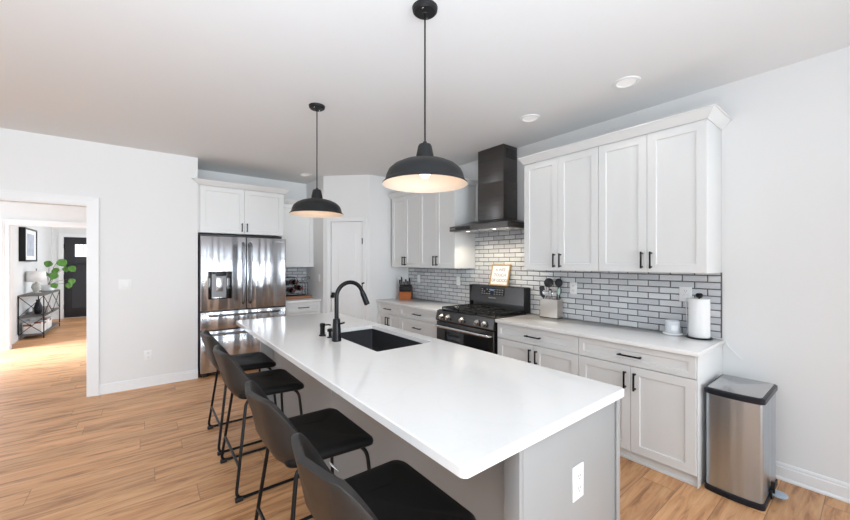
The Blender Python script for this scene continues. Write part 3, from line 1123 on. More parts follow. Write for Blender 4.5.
# ------------------------------------------------------------------ outlets and switches
def outlet(label, loc, rz, kind='duplex', wdt=0.075, hgt=0.118, cat='outlet'):
    t = thing('wall_outlet' if kind != 'switch' else 'light_switch', label, cat, loc, rz)
    MB().box(-wdt / 2, wdt / 2, -0.006, 0, -hgt / 2, hgt / 2, 0.002).build('cover_plate', M['plastic_white'], t)
    if kind == 'duplex':
        for z in (0.024, -0.024):
            r = MB().box(-0.017, 0.017, -0.0085, -0.006, z - 0.016, z + 0.016, 0.001).build('receptacle', M['plastic_white'], t)
            s = MB()
            for x in (-0.007, 0.007):
                s.box(x - 0.0015, x + 0.0015, -0.0095, -0.0085, z - 0.002, z + 0.009)
            s.cyl((0, -0.0095, z - 0.009), (0, -0.0085, z - 0.009), 0.003, 8)
            s.build('slots', M['slot'], r)
    else:
        n_ = max(1, round(wdt / 0.07))
        for i in range(n_):
            x = (i - (n_ - 1) / 2) * 0.046
            MB().box(x - 0.015, x + 0.015, -0.009, -0.006, -0.03, 0.03, 0.001).build('rocker', M['plastic_white'], t)
    return t


xo = XW - 0.0105
outlet('white duplex outlet on the tiles right of the utensil holder', (xo, 1.913, 1.215), RZ)
outlet('white outlet with a plug, on the tiles behind the paper towels', (xo, 0.962, 1.222), RZ, wdt=0.085)
outlet('white rocker switch on the tiles just left of the range', (xo, 3.60, 1.218), RZ, 'switch', 0.07, cat='switch')
outlet('white rocker switch on the tiles above the knife block', (xo, 4.503, 1.218), RZ, 'switch', 0.07, cat='switch')
outlet('white double rocker switch on the wall between the doorway and fridge', (-0.182, YL - 0.0005, 1.22), 0, 'switch', 0.118, cat='switch')
outlet('white low wall outlet above the baseboard near the fridge', (0.027, YL - 0.0005, 0.373), 0)
outlet('white outlet on the grey end of the island', (1.352, 0.7435, 0.608), 0, hgt=0.135, wdt=0.08)
outlet('white outlet on the pantry side wall beside the wine rack', (2.1695, 5.49, 1.225), -PI / 2)

# ------------------------------------------------------------------ range
RY0, RY1, RXF = 2.424, 3.329, 2.785
rg = thing('range', 'black stainless gas range with five chrome knobs', 'range', (RXF, RY1, 0), RZ)
RW, RDp = RY1 - RY0, XW - 0.012 - RXF
MB().box(0, RW, 0.045, RDp, 0.02, 0.885, 0.003).build('body', M['blackplastic'], rg)
MB().box(0.002, RW - 0.002, 0.055, RDp - 0.08, 0.8855, 0.905, 0.004).build('cooktop', M['enamel'], rg)
# slanted knob panel
kp = MB()
prof = [(0.0, 0.775), (-0.01, 0.79), (0.012, 0.893), (0.055, 0.904), (0.055, 0.775)]
kp.rings([[(x, y, z) for y, z in prof] for x in (0.0, RW)])
kpo = kp.build('control_panel', M['range_steel'], rg, 25)
for fx in (0.115, 0.225, 0.455, 0.685, 0.79):
    z = 0.838
    y = 0.0
    x = RW * fx if False else fx * RW / 0.905
    kn = MB()
    kn.tube([(x, y, z), (x, y - 0.012, z - 0.0025)], 0.030, 24)
    kn.tube([(x, y - 0.012, z - 0.0025), (x, y - 0.042, z - 0.008)], 0.026, 24, r_end=0.022)
    kn.box(x - 0.004, x + 0.004, y - 0.049, y - 0.04, z - 0.03, z + 0.012, 0.001)
    kn.build('knob', M['chrome'], rg)
dr_ = MB().box(0.004, RW - 0.004, 0.002, 0.044, 0.155, 0.768, 0.004).build('oven_door', M['range_steel'], rg)
MB().box(0.07, RW - 0.07, -0.001, 0.0015, 0.22, 0.68, 0.0005).build('window', M['blackgloss'], dr_)
hb = MB().tube(fillet([(0.03, 0.002, 0.715), (0.03, -0.055, 0.722), (RW - 0.03, -0.055, 0.722), (RW - 0.03, 0.002, 0.715)], 0.02), 0.014, 12)
hb.build('handle', M['chrome'], dr_)
MB().box(0.004, RW - 0.004, 0.004, 0.044, 0.03, 0.148, 0.004).build('warming_drawer', M['range_steel'], rg)
# burners and grates
for gi in range(3):
    x0 = 0.03 + gi * (RW - 0.06) / 3
    x1 = x0 + (RW - 0.06) / 3 - 0.006
    y0, y1 = 0.075, RDp - 0.10
    g_ = MB()
    zt = 0.930
    def bar(p, q, rr=0.0075):
        g_.tube([p, q], rr, 6)
    for y in (y0, y1, (y0 + y1) / 2):
        bar((x0, y, zt), (x1, y, zt))
    for x in (x0, x1):
        bar((x, y0, zt), (x, y1, zt))
    xm = (x0 + x1) / 2
    for yc in ((y0 * 3 + y1) / 4, (y0 + y1 * 3) / 4):
        for a_ in range(8):
            an = PI / 4 * a_
            ca, sa = math.cos(an), math.sin(an)
            L1 = min((x1 - x0) / 2 / max(abs(ca), 1e-3), (y1 - y0) / 4 / max(abs(sa), 1e-3))
            bar((xm + ca * 0.035, yc + sa * 0.035, zt), (xm + ca * L1, yc + sa * L1, zt), 0.0065)
    for x in (x0, x1):
        for y in (y0, y1):
            bar((x, y, 0.9055), (x, y, zt), 0.008)
    g_.build('grate', M['iron'], rg)
    for yc in ((y0 * 3 + y1) / 4, (y0 + y1 * 3) / 4):
        MB().lathe([(0.055, 0.9055), (0.055, 0.913), (0.042, 0.917), (0.040, 0.928), (0.0, 0.931)], 24, (xm, yc)).build('burner', M['iron'], rg)
# backguard
bgx = RDp - 0.088
bg = MB()
prof = [(bgx + 0.02, 0.906), (bgx + 0.022, 0.985), (bgx - 0.012, 0.99), (bgx + 0.012, 1.185), (bgx + 0.03, 1.195), (RDp, 1.195), (RDp, 0.906)]
bg.rings([[(x, y, z) for y, z in prof] for x in (0.052, RW - 0.022)])
bgo = bg.build('backguard', M['range_steel'], rg, 25)
MB().box(RW - 0.0215, RW + 0.001, bgx - 0.01, RDp, 0.906, 1.192, 0.003).build('end_cap', M['blackplastic'], rg)
MB().box(0.040, 0.0515, bgx - 0.01, RDp, 0.906, 1.192, 0.003).build('end_cap', M['blackplastic'], rg)
tilt = math.atan2(0.024, 0.195)


def on_guard(x, z, off):
    t_ = (z - 0.99) / 0.195
    return Vector((x, bgx - 0.012 + 0.024 * t_ - off, z))


dsp = MB()
x0, x1, z0, z1 = 0.235, 0.60, 1.075, 1.165
ring0 = [on_guard(x0, z0, 0.001), on_guard(x1, z0, 0.001), on_guard(x1, z1, 0.001), on_guard(x0, z1, 0.001)]
ring1 = [p + Vector((0, -0.003, 0)) for p in ring0]
dsp.rings([ring0, ring1])
do = dsp.build('display', M['blackgloss'], bgo)
lg = MB()
random.seed(3)
for r_ in range(3):
    for c_ in range(9):
        if c_ == 4:
            continue
        p = on_guard(0.255 + c_ * 0.040, 1.092 + r_ * 0.027, 0.0045)
        if random.random() < 0.85:
            lg.box(p.x - 0.009, p.x + 0.009, p.y - 0.0004, p.y, p.z - 0.003, p.z + 0.003)
lg.build('button_marks', M['legend'], do)
p = on_guard(0.415, 1.138, 0.0045)
MB().box(p.x - 0.03, p.x + 0.03, p.y - 0.0005, p.y, p.z - 0.013, p.z + 0.013).build('clock', M['display'], do)
text('logo', 'SAMSUNG', 0.024, M['legend'], bgo, Matrix.Translation(on_guard(0.42, 1.045, 0.0015)) @ Matrix.Rotation(-tilt, 4, 'X') @ FRONT)

# ------------------------------------------------------------------ range hood
HY0, HY1, HXF = 2.36, 3.243, 2.925
hd = thing('range_hood', 'black stainless chimney range hood above the range', 'range hood', (HXF, HY1, 0), RZ)
HW, HD = HY1 - HY0, XW - 0.012 - HXF
cx0, cx1 = HY1 - 3.0, HY1 - 2.606      # chimney span in local x
cy0 = 3.16 - HXF
cn = MB()
cn.rings([
    [(0, 0, 1.848), (HW, 0, 1.848), (HW, HD, 1.848), (0, HD, 1.848)],
    [(0, 0, 1.905), (HW, 0, 1.905), (HW, HD, 1.905), (0, HD, 1.905)],
    [(0.012, 0.012, 1.908), (HW - 0.012, 0.012, 1.908), (HW - 0.012, HD, 1.908), (0.012, HD, 1.908)],
    [(cx0 - 0.01, cy0 - 0.01, 1.972), (cx1 + 0.01, cy0 - 0.01, 1.972), (cx1 + 0.01, HD, 1.972), (cx0 - 0.01, HD, 1.972)]])
cno = cn.build('canopy', M['blacksteel'], hd, 20)
MB().box(0.10, 0.34, -0.0025, -0.0002, 1.858, 1.895).build('control_strip', M['blackgloss'], hd)
text('logo', 'SAMSUNG', 0.022, M['legend'], hd, Matrix.Translation((0.055, -0.0010, 1.877)) @ FRONT)
MB().box(cx0, cx1, cy0, HD, 1.9725, 2.40, 0.002).build('chimney', M['blacksteel'], hd)
MB().box(cx0 + 0.003, cx1 - 0.003, cy0 + 0.003, HD, 2.4005, CZ - 0.001, 0.001).build('upper_chimney', M['blacksteel'], hd)
v = MB()
for i in range(8):
    y = cy0 + 0.05 + i * 0.022
    v.box(cx1 - 0.0028, cx1 - 0.0018, y, y + 0.012, 2.66, 2.77)
v.build('vent_slots', M['blackgloss'], hd)
fl = MB()
fl.box(0.03, HW - 0.03, 0.04, HD - 0.03, 1.842, 1.8475, 0.001)
fl.build('filter', M['handle_steel'], hd)
for x in (HW * 0.27, HW * 0.73):
    MB().lathe([(0.017, 1.837), (0.021, 1.8415), (0.0, 1.8415)], 24, (x, 0.075)).build('lamp', M['hoodlens'], hd)
    l = bpy.data.lights.new('hood_light', 'SPOT')
    l.energy = 13
    l.color = (1, 0.86, 0.66)
    l.spot_size = math.radians(130)
    l.spot_blend = 0.6
    l.shadow_soft_size = 0.03
    lo = bpy.data.objects.new('hood_light', l)
    C.objects.link(lo)
    lo.parent = hd
    lo.location = (x, 0.075, 1.832)
    lo.rotation_euler = (math.radians(18), 0, 0)

# framed sign leaning on the backguard
sg = thing('framed_sign', 'small oak-framed sign with grey lettering leaning above the range', 'sign', (3.332, 2.975, 1.1955), RZ)
sw, sh = 0.285, 0.262
LEAN = Matrix.Rotation(math.radians(-13), 4, 'X')


def leanb(name, mb, m):
    o_ = mb.build(name, m, sg)
    o_.data.transform(LEAN)
    return o_


f = MB()
f.box(0, sw, 0, 0.018, 0, 0.016, 0.001).box(0, sw, 0, 0.018, sh - 0.016, sh, 0.001).box(0, 0.016, 0, 0.018, 0.016, sh - 0.016, 0.001).box(sw - 0.016, sw, 0, 0.018, 0.016, sh - 0.016, 0.001)
leanb('frame', f, M['frame_oak'])
leanb('print', MB().box(0.016, sw - 0.016, 0.008, 0.012, 0.016, sh - 0.016), M['paper'])
for s, z, sz in (('A WEE', 0.195, 0.052), ('TOUCH', 0.13, 0.052), ('OF GOOD', 0.065, 0.052)):
    text('lettering', s, sz, M['ink'], sg, LEAN @ Matrix.Translation((sw / 2, 0.0075, z)) @ FRONT)

# ------------------------------------------------------------------ pendants and downlights
def pendant(loc, label):
    t = thing('pendant_lamp', label, 'pendant lamp', loc, 0, 'black dome pendants over the island')
    z = 1.885
    P_ = [(0.222, 0.0), (0.2215, 0.006), (0.209, 0.018), (0.205, 0.030), (0.200, 0.050), (0.188, 0.074), (0.163, 0.096), (0.126, 0.114), (0.083, 0.126), (0.052, 0.133), (0.046, 0.138)]
    prof = [(r, z + h_) for r, h_ in P_]
    MB().lathe(prof, 64, cap=False).build('shade', M['pendant'], t, 50)
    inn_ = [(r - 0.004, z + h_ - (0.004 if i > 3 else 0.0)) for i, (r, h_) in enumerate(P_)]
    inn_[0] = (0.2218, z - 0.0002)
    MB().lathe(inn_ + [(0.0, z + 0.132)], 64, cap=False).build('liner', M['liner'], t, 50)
    MB().lathe([(0.047, z + 0.139), (0.046, z + 0.150), (0.036, z + 0.200), (0.030, z + 0.210), (0.012, z + 0.214), (0.009, z + 0.225), (0.0, z + 0.226)], 32).build('socket', M['pendant'], t, 40)
    MB().cyl((0, 0, z + 0.22), (0, 0, CZ - 0.028), 0.0045, 8).build('cord', M['black'], t)
    MB().lathe([(0.0, CZ - 0.034), (0.012, CZ - 0.034), (0.014, CZ - 0.029), (0.055, CZ - 0.026), (0.064, CZ - 0.018), (0.067, CZ - 0.0005), (0.0, CZ - 0.0005)], 40).build('ceiling_canopy', M['pendant'], t, 30)
    sc_ = MB()
    for a_ in (0.6, 0.6 + PI):
        sc_.lathe([(0.0, CZ - 0.030), (0.004, CZ - 0.029), (0.005, CZ - 0.0255), (0.0, CZ - 0.025)], 10, (0.04 * math.cos(a_), 0.04 * math.sin(a_)))
    sc_.build('screws', M['chrome'], t)
    MB().lathe([(0.0, z + 0.035), (0.018, z + 0.038), (0.030, z + 0.055), (0.031, z + 0.07), (0.022, z + 0.095), (0.014, z + 0.115), (0.014, z + 0.135)], 24).build('bulb', M['bulb'], t, 60)
    l = bpy.data.lights.new('pendant_light', 'POINT')
    l.energy = 0.7
    l.color = (1.0, 0.70, 0.44)
    l.shadow_soft_size = 0.035
    lo = bpy.data.objects.new('pendant_light', l)
    C.objects.link(lo)
    lo.parent = t
    lo.location = (0, 0, z + 0.012)
    return t


pendant((1.153, 1.471, 0), 'black dome pendant lamp over the near half of the island')
pendant((1.153, 2.963, 0), 'black dome pendant lamp over the far half of the island, toward the refrigerator')


def downlight(loc, label):
    t = thing('recessed_light', label, 'ceiling light', loc, 0, 'recessed ceiling lights')
    z = CZ
    MB().lathe([(0.062, z - 0.0035), (0.068, z - 0.010), (0.088, z - 0.007), (0.092, z - 0.0005), (0.062, z - 0.0005)], 40, cap=False).build('trim_ring', M['trim'], t)
    MB().lathe([(0.0, z - 0.002), (0.064, z - 0.003), (0.064, z - 0.0005), (0.0, z - 0.0005)], 40).build('lens', M['lens'], t)
    l = bpy.data.lights.new('downlight', 'SPOT')
    l.energy = 4
    l.color = (1, 0.95, 0.88)
    l.spot_size = math.radians(120)
    l.spot_blend = 0.8
    l.shadow_soft_size = 0.06
    lo = bpy.data.objects.new('downlight', l)
    C.objects.link(lo)
    lo.parent = t
    lo.location = (0, 0, z - 0.015)
    return t


downlight((2.799, 1.157, 0), 'recessed ceiling light above the paper towel end of the counter')
downlight((2.798, 1.996, 0), 'recessed ceiling light above the counter, next to the range hood chimney')
downlight((1.917, 5.40, 0), 'recessed ceiling light in the alcove above the fridge-side worktop')

# ------------------------------------------------------------------ bar stools
def make_stool(label):
    t = thing('bar_stool', label, 'bar stool', (0, 0, 0), 0, 'black leather bar stools along the island')
    # seat pad
    st = MB()
    rl = []
    for ins, z in ((0.05, 0.600), (0.015, 0.603), (0.002, 0.613), (0.0, 0.625), (0.003, 0.638), (0.012, 0.647), (0.04, 0.651), (0.12, 0.648)):
        ring = []
        for (x, y) in rrect(-0.185, 0.232, -0.24, 0.24, 0.045, 6):
            fx = (x - 0.01) / 0.195
            fy = y / 0.235
            k_ = 1 - ins / 0.20
            zz = z - 0.012 * max(0, fx) ** 3 - 0.004 * abs(fy) ** 2
            tp = 1 - 0.05 * (1 - fx) * 0.5
            ring.append((0.01 + (x - 0.01) * k_, y * k_ * tp, zz))
        rl.append(ring)
    st.rings(rl)
    so_ = st.build('seat', M['leather'], t, 60)
    # bucket back: horseshoe wall round the rear of the seat
    pth = []
    Wd, xb, rc = 0.225, -0.205, 0.10
    xf = -0.03
    side = 7
    for i in range(side):
        f_ = i / side
        pth.append((xf + (xb + rc - xf) * f_, -Wd))
    for i in range(7):
        a_ = PI * 1.5 - (PI / 2) * i / 6
        pth.append((xb + rc + rc * math.cos(a_), -(Wd - rc) + rc * math.sin(a_)))
    for i in range(1, 6):
        f_ = i / 6
        pth.append((xb, -(Wd - rc) + 2 * (Wd - rc) * f_))
    pth += [(x, -y) for x, y in pth[:side + 7][::-1]]
    # arc length from the middle of the back
    cum = [0]
    for a_, b_ in zip(pth, pth[1:]):
        cum.append(cum[-1] + math.hypot(b_[0] - a_[0], b_[1] - a_[1]))
    mid = cum[-1] / 2
    P_ = []
    NV = 9
    for j in range(NV + 1):
        tj = j / NV
        row = []
        for (x, y), s in zip(pth, cum):
            d_ = abs(s - mid) / mid
            hh = 0.295
            if d_ > 0.44:
                q = min(1, (d_ - 0.44) / 0.56)
                hh = 0.295 * (1 - q * q * (3 - 2 * q)) + 0.03 * q
            z = 0.603 + hh * tj
            rise = max(0, z - 0.61)
            xx = x - 0.30 * rise * (1 - 0.55 * min(1, d_ * 1.4))
            tuck = (1 - min(1, tj * hh / 0.07)) ** 2
            cxn = -0.02
            xx = xx + (cxn - xx) * 0.20 * tuck
            yy = y * (1 - 0.20 * tuck) * (1 + 0.02 * rise)
            row.append((xx, yy, z - 0.004 * tuck))
        P_.append(row)
    bk = MB().grid(P_)
    bko = bk.build('backrest', M['leather_back'], t, 180, solid=0.026)
    bko.modifiers['solid'].offset = 0
    bko.modifiers['solid'].use_even_offset = False
    md_ = bko.modifiers.new('round', 'BEVEL')
    md_.width = 0.009
    md_.segments = 3
    md_.limit_method = 'ANGLE'
    md_.angle_limit = math.radians(50)
    # metal frame
    r = 0.0095
    for s in (-1, 1):
        p_ = fillet([(-0.12, s * 0.20, 0.594), (-0.145, s * 0.205, 0.570), (-0.215, s * 0.272, r + 0.006), (0.235, s * 0.272, r + 0.006), (0.190, s * 0.215, 0.572), (0.15, s * 0.14, 0.590)], 0.05, 6)
        MB().tube(p_, r, 10).build('leg', M['black'], t)
        for x in (-0.198, 0.218):
            MB().box(x - 0.022, x + 0.022, s * 0.272 - 0.014, s * 0.272 + 0.014, 0.0, 0.024, 0.004).build('foot_cap', M['blackplastic'], t)
    ff = lambda z: (0.235 - 0.07 * (z - 0.015) / 0.53, 0.272 - 0.067 * (z - 0.015) / 0.53)
    x_, y_ = ff(0.20)
    MB().tube([(x_, -y_, 0.20), (x_, y_, 0.20)], r * 0.9, 10).build('footrest', M['black'], t)
    MB().tube([(-x_ + 0.018, -y_, 0.20), (-x_ + 0.018, y_, 0.20)], r * 0.9, 10).build('rear_crossbar', M['black'], t)
    MB().tube([(0.15, -0.145, 0.590), (0.15, 0.145, 0.590)], r, 10).build('seat_rail', M['black'], t)
    MB().tube([(-0.12, -0.205, 0.590), (-0.12, 0.205, 0.590)], r, 10).build('seat_rail', M['black'], t)
    return t


SXC = 0.655
s1 = make_stool('black leather bucket bar stool at the far end of the island, nearest the fridge')
s1.location = (SXC, 3.40, 0)
dup(s1, (SXC, 2.72, 0), 0, 'black leather bar stool second from the refrigerator')
s3 = dup(s1, (SXC, 1.75, 0), 0, 'black leather bar stool with a white tag hanging under its seat')
dup(s1, (SXC, 1.06, 0), 0, 'black leather bar stool nearest the camera, cut off by the lower frame edge')
tg = MB()
tg.grid([[(-0.01 + 0.012 * i, -0.235 - 0.012 * j, 0.590 - 0.013 * i - 0.004 * j) for j in range(3)] for i in range(4)])
tg.build('care_tag', M['paper'], s3, 60, solid=0.001)

# ------------------------------------------------------------------ trash can
tc = thing('trash_can', 'tall rectangular stainless steel step bin beside the cabinet end', 'trash can', (2.885, 0.424, 0))
TW, TD = 0.43, 0.288    # x, y


def can_ring(ox, z, bow=0.018, n=9, r=0.02):
    """rounded rectangle whose -x face bows out"""
    P_ = []
    x0, x1, y0, y1 = -ox, TW + ox, -ox, TD + ox
    for (cx, cy, a0) in ((x1 - r, y1 - r, 0), (x0 + r, y1 - r, PI / 2)):
        for k_ in range(5):
            a_ = a0 + PI / 2 * k_ / 4
            P_.append((cx + r * math.cos(a_), cy + r * math.sin(a_)))
    for k_ in range(1, n):
        f_ = k_ / n
        P_.append((x0, (y1 - r) + (y0 - y1 + 2 * r) * f_))
    for (cx, cy, a0) in ((x0 + r, y0 + r, PI), (x1 - r, y0 + r, PI * 1.5)):
        for k_ in range(5):
            a_ = a0 + PI / 2 * k_ / 4
            P_.append((cx + r * math.cos(a_), cy + r * math.sin(a_)))
    out_ = []
    for x, y in P_:
        q = (y - TD / 2) / (TD / 2)
        fb = max(0, 1 - (x / 0.05)) if x < 0.05 else 0
        out_.append((x - bow * max(0, 1 - q * q) * min(1, fb), y, z))
    return out_


MB().rings([can_ring(-0.004, 0.038), can_ring(-0.004, 0.627)]).build('body', M['can'], tc, 40)
MB().rings([can_ring(0.002, 0.0), can_ring(0.004, 0.004), can_ring(0.004, 0.034), can_ring(0.0, 0.0375)]).build('base', M['navy'], tc, 40)
lid = MB().rings([can_ring(0.0, 0.6275), can_ring(0.004, 0.631), can_ring(0.004, 0.658), can_ring(-0.002, 0.664), can_ring(-0.010, 0.665)]).build('lid', M['navy'], tc, 40)
MB().rings([can_ring(-0.012, 0.6652), can_ring(-0.016, 0.6685)]).build('lid_plate', M['handle_steel'], lid, 40)
pd = MB()
poly = [(0.205 + 0.044 * math.cos(a_), -0.036 + 0.042 * math.sin(a_)) for a_ in [2 * PI * i / 24 for i in range(24)]]
pd.prism(poly, 0.036, 0.046, 0.003)
pd.build('pedal', M['pedal'], tc, 40)
MB().box(0.165, 0.235, -0.012, 0.003, 0.010, 0.065, 0.004).box(0.178, 0.195, -0.022, -0.002, 0.04, 0.115, 0.003).box(0.21, 0.224, -0.018, -0.002, 0.04, 0.10, 0.003).build('pedal_bracket', M['blackplastic'], tc)
MB().box(0.11, 0.25, TD + 0.005, TD + 0.014, 0.56, 0.64, 0.002).build('hinge', M['blackplastic'], tc)

# ------------------------------------------------------------------ worktop items
CTZ = 0.9005
# paper towels
ph = thing('paper_towel_holder', 'black wire paper towel stand at the end of the counter', 'paper towel holder', (3.325, 0.852, CTZ))
MB().lathe([(0.082, 0.0), (0.084, 0.004), (0.080, 0.010), (0.0, 0.010)], 36).build('base', M['black'], ph)
MB().cyl((0, 0, 0.0095), (0, 0, 0.312), 0.006, 10).build('rod', M['black'], ph)
MB().lathe([(0.0, 0.307), (0.014, 0.307), (0.023, 0.317), (0.024, 0.330), (0.016, 0.341), (0.0, 0.343)], 20).build('finial', M['black'], ph)
pr = MB().lathe([(0.018, 0.0), (0.064, 0.0), (0.067, 0.004), (0.067, 0.286), (0.064, 0.290), (0.018, 0.290), (0.018, 0.0)], 40, cap=False)
pro = pr.build('paper_towel_roll', M['paper'], None, 40)
pro.location = (3.325, 0.852, CTZ + 0.0105)
tag(pro, 'white paper towel roll on the black stand', 'paper towels')
# candle on warmer
wm = thing('candle_warmer', 'round white warming plate on the counter beside the paper towels', 'warmer', (3.335, 1.03, CTZ))
MB().lathe([(0.064, 0), (0.070, 0.004), (0.070, 0.012), (0.062, 0.017), (0.0, 0.015)], 36).build('plate', M['cup'], wm)
cd = thing('candle_jar', 'short pale glass candle jar standing on the white warmer', 'candle', (3.335, 1.03, CTZ + 0.0175))
MB().lathe([(0.0, 0), (0.049, 0), (0.052, 0.005), (0.052, 0.090), (0.047, 0.094), (0.044, 0.080), (0.0, 0.080)], 32).build('jar', M['wax'], cd)
MB().cyl((0, 0, 0.0802), (0, 0, 0.09), 0.0015, 6).build('wick', M['black'], cd)
lb = MB()
lb.rings([[(0.0524 * math.cos(a_), 0.0524 * math.sin(a_), z_) for a_ in [PI + 0.15 + 0.9 * i / 8 for i in range(9)]] for z_ in (0.02, 0.06)], False, False)
lb.build('label', M['paper'], cd)
# cord of the warmer, plug in the outlet
cr = MB().tube(fillet([(3.398, 0.962, 1.20), (3.385, 0.955, 1.17), (3.39, 0.95, 1.05), (3.388, 0.942, 0.93), (3.380, 0.950, 0.906), (3.368, 0.963, 0.906)], 0.03), 0.003, 8)
co = cr.build('power_cord', M['plastic_white'])
tag(co, 'thin white cord running from the outlet plug down to the candle warmer', 'cord')
MB().box(3.392, 3.4008, 0.945, 0.979, 1.188, 1.222, 0.003).build('plug', M['plastic_white'], co)
cr = MB().tube(fillet([(3.405, 0.83, 0.9045), (3.395, 0.78, 0.9045), (3.392, 0.722, 0.905), (3.392, 0.708, 0.898), (3.400, 0.70, 0.86), (3.404, 0.655, 0.81), (3.411, 0.62, 0.775)], 0.03), 0.003, 8)
co = cr.build('loose_cord', M['plastic_white'])
tag(co, 'thin white cord hanging over the counter end against the wall', 'cord')

# utensil holder
UX0, UY0 = 3.285, 2.218
uh = thing('utensil_holder', 'rectangular brushed steel utensil holder on the counter beside the range', 'utensil holder', (UX0, UY0, CTZ), RZ)
UW, UD, UHt = 0.20, 0.10, 0.195
b = MB()
for (x0, x1, y0, y1) in ((0, UW, 0, 0.003), (0, UW, UD - 0.003, UD), (0, 0.003, 0.003, UD - 0.003), (UW - 0.003, UW, 0.003, UD - 0.003)):
    b.box(x0, x1, y0, y1, 0.008, UHt)
b.box(0.003, UW - 0.003, 0.003, UD - 0.003, 0.008, 0.012)
b.build('container', M['holder'], uh)
MB().box(-0.002, UW + 0.002, -0.002, UD + 0.002, 0.0, 0.0078, 0.001).build('base', M['blackplastic'], uh)


def uw(x, y, z):
    """holder-local to world"""
    return Vector((UX0 + y, UY0 - x, CTZ + z))


def utensil(name, label, foot, neck, headfn, m, r=0.006, hm=None):
    a_, b_ = uw(*foot), uw(*neck)
    t = thing(name, label, 'utensil', a_, 0, 'kitchen utensils in the steel holder')
    hnd = MB().tube([Vector((0, 0, 0)), b_ - a_], r, 10, r_end=r * 0.8).build('shaft', m, t)
    mb = MB()
    headfn(mb, b_ - a_, (b_ - a_).normalized())
    mb.build('head', hm or m, t, 50)
    return t


def flat_head(wd_, ln, th, face):
    def fn(mb, p, d_):
        sd = d_.cross(face).normalized()
        nr = sd.cross(d_).normalized()
        R_ = []
        for s_, f_ in ((0, 0.25), (0.12, 0.75), (0.3, 1.0), (0.85, 1.0), (0.97, 0.85), (1.0, 0.6)):
            c_ = p + d_ * (ln * s_)
            R_.append([c_ + sd * wd_ * f_ / 2 + nr * th, c_ - sd * wd_ * f_ / 2 + nr * th, c_ - sd * wd_ * f_ / 2 - nr * th, c_ + sd * wd_ * f_ / 2 - nr * th])
        mb.rings(R_)
    return fn


def bowl_head(rad, dep, face):
    def fn(mb, p, d_):
        fc = Vector(face).normalized()
        sd = d_.cross(fc).normalized()
        upv = fc.cross(sd).normalized()
        c_ = p + d_ * rad * 0.9
        R_ = []
        for ph_ in (0.05, 0.35, 0.7, 1.0, 1.3, PI / 2):
            R_.append([c_ + (sd * math.cos(a_) + upv * math.sin(a_)) * rad * math.sin(ph_) - fc * dep * math.cos(ph_) for a_ in [2 * PI * k_ / 20 for k_ in range(20)]])
        for ph_ in (PI / 2, 1.2, 0.8, 0.4, 0.05):
            R_.append([c_ + (sd * math.cos(a_) + upv * math.sin(a_)) * (rad - 0.003) * math.sin(ph_) - fc * (dep - 0.004) * math.cos(ph_) for a_ in [2 * PI * k_ / 20 for k_ in range(20)]])
        mb.rings(R_)
    return fn


FC = Vector((-1, -0.3, 0.1))
utensil('spatula', 'black slotted turner leaning out of the left end of the holder', (0.045, 0.05, 0.02), (0.012, 0.045, 0.20), flat_head(0.056, 0.125, 0.002, FC), M['silicone'])
utensil('serving_spoon', 'pale steel serving spoon beside the black turner in the holder', (0.06, 0.025, 0.02), (0.045, 0.022, 0.235), bowl_head(0.027, 0.010, FC), M['handle_steel'], 0.005)
utensil('spatula', 'dark flat spatula in the middle of the utensil holder', (0.078, 0.08, 0.02), (0.068, 0.083, 0.225), flat_head(0.034, 0.07, 0.002, FC), M['silicone'])
utensil('ladle', 'large black ladle standing highest in the steel holder', (0.095, 0.052, 0.02), (0.074, 0.048, 0.318), bowl_head(0.050, 0.030, Vector((-0.9, -0.2, 0.25))), M['silicone'])
utensil('skimmer', 'black skimmer behind the ladle, tilted toward the outlet', (0.120, 0.088, 0.02), (0.156, 0.09, 0.325), bowl_head(0.044, 0.010, Vector((-1, 0, 0.05))), M['silicone'])
utensil('serving_fork', 'slim steel fork in the front middle of the utensil holder', (0.110, 0.02, 0.02), (0.108, 0.016, 0.225), flat_head(0.022, 0.06, 0.0015, FC), M['handle_steel'], 0.005)
utensil('spoon', 'steel spoon at the right side of the utensil holder', (0.138, 0.026, 0.02), (0.146, 0.022, 0.235), bowl_head(0.022, 0.009, FC), M['handle_steel'], 0.005)
utensil('tongs', 'black handled tongs leaning toward the outlet from the holder', (0.148, 0.066, 0.02), (0.188, 0.066, 0.245), flat_head(0.02, 0.06, 0.003, FC), M['silicone'], 0.006)
utensil('silicone_brush', 'pale green topped brush leaning out of the right end of the holder', (0.155, 0.045, 0.02), (0.190, 0.038, 0.245), flat_head(0.024, 0.06, 0.006, FC), M['handle_steel'], 0.005, M['green'])

# knife block
kbk = thing('knife_block', 'orange wooden knife block on the counter by the pantry wall', 'knife block', (3.195, 4.565, CTZ), math.radians(-48))
KW = 0.19
b = MB()
prof = [(-0.06, 0.0), (-0.06, 0.10), (-0.05, 0.118), (0.0, 0.125), (0.0, 0.0)]
b.rings([[(x, y, z) for y, z in prof] for x in (-KW / 2, KW / 2)])
b.build('front_block', M['block_wood'], kbk, 20)
b = MB()
prof = [(0.0005, 0.0), (0.0005, 0.20), (0.022, 0.225), (0.075, 0.19), (0.10, 0.0)]
b.rings([[(x, y, z) for y, z in prof] for x in (-KW / 2, KW / 2)])
b.build('rear_block', M['block_dark'], kbk, 20)
MB().box(-KW / 2 + 0.004, KW / 2 - 0.004, -0.05, -0.0008, 0.1255, 0.200, 0.004).build('slot_insert', M['blackplastic'], kbk)
rot = Matrix.Translation((3.195, 4.565, CTZ)) @ Matrix.Rotation(math.radians(-48), 4, 'Z')
kn_ = None
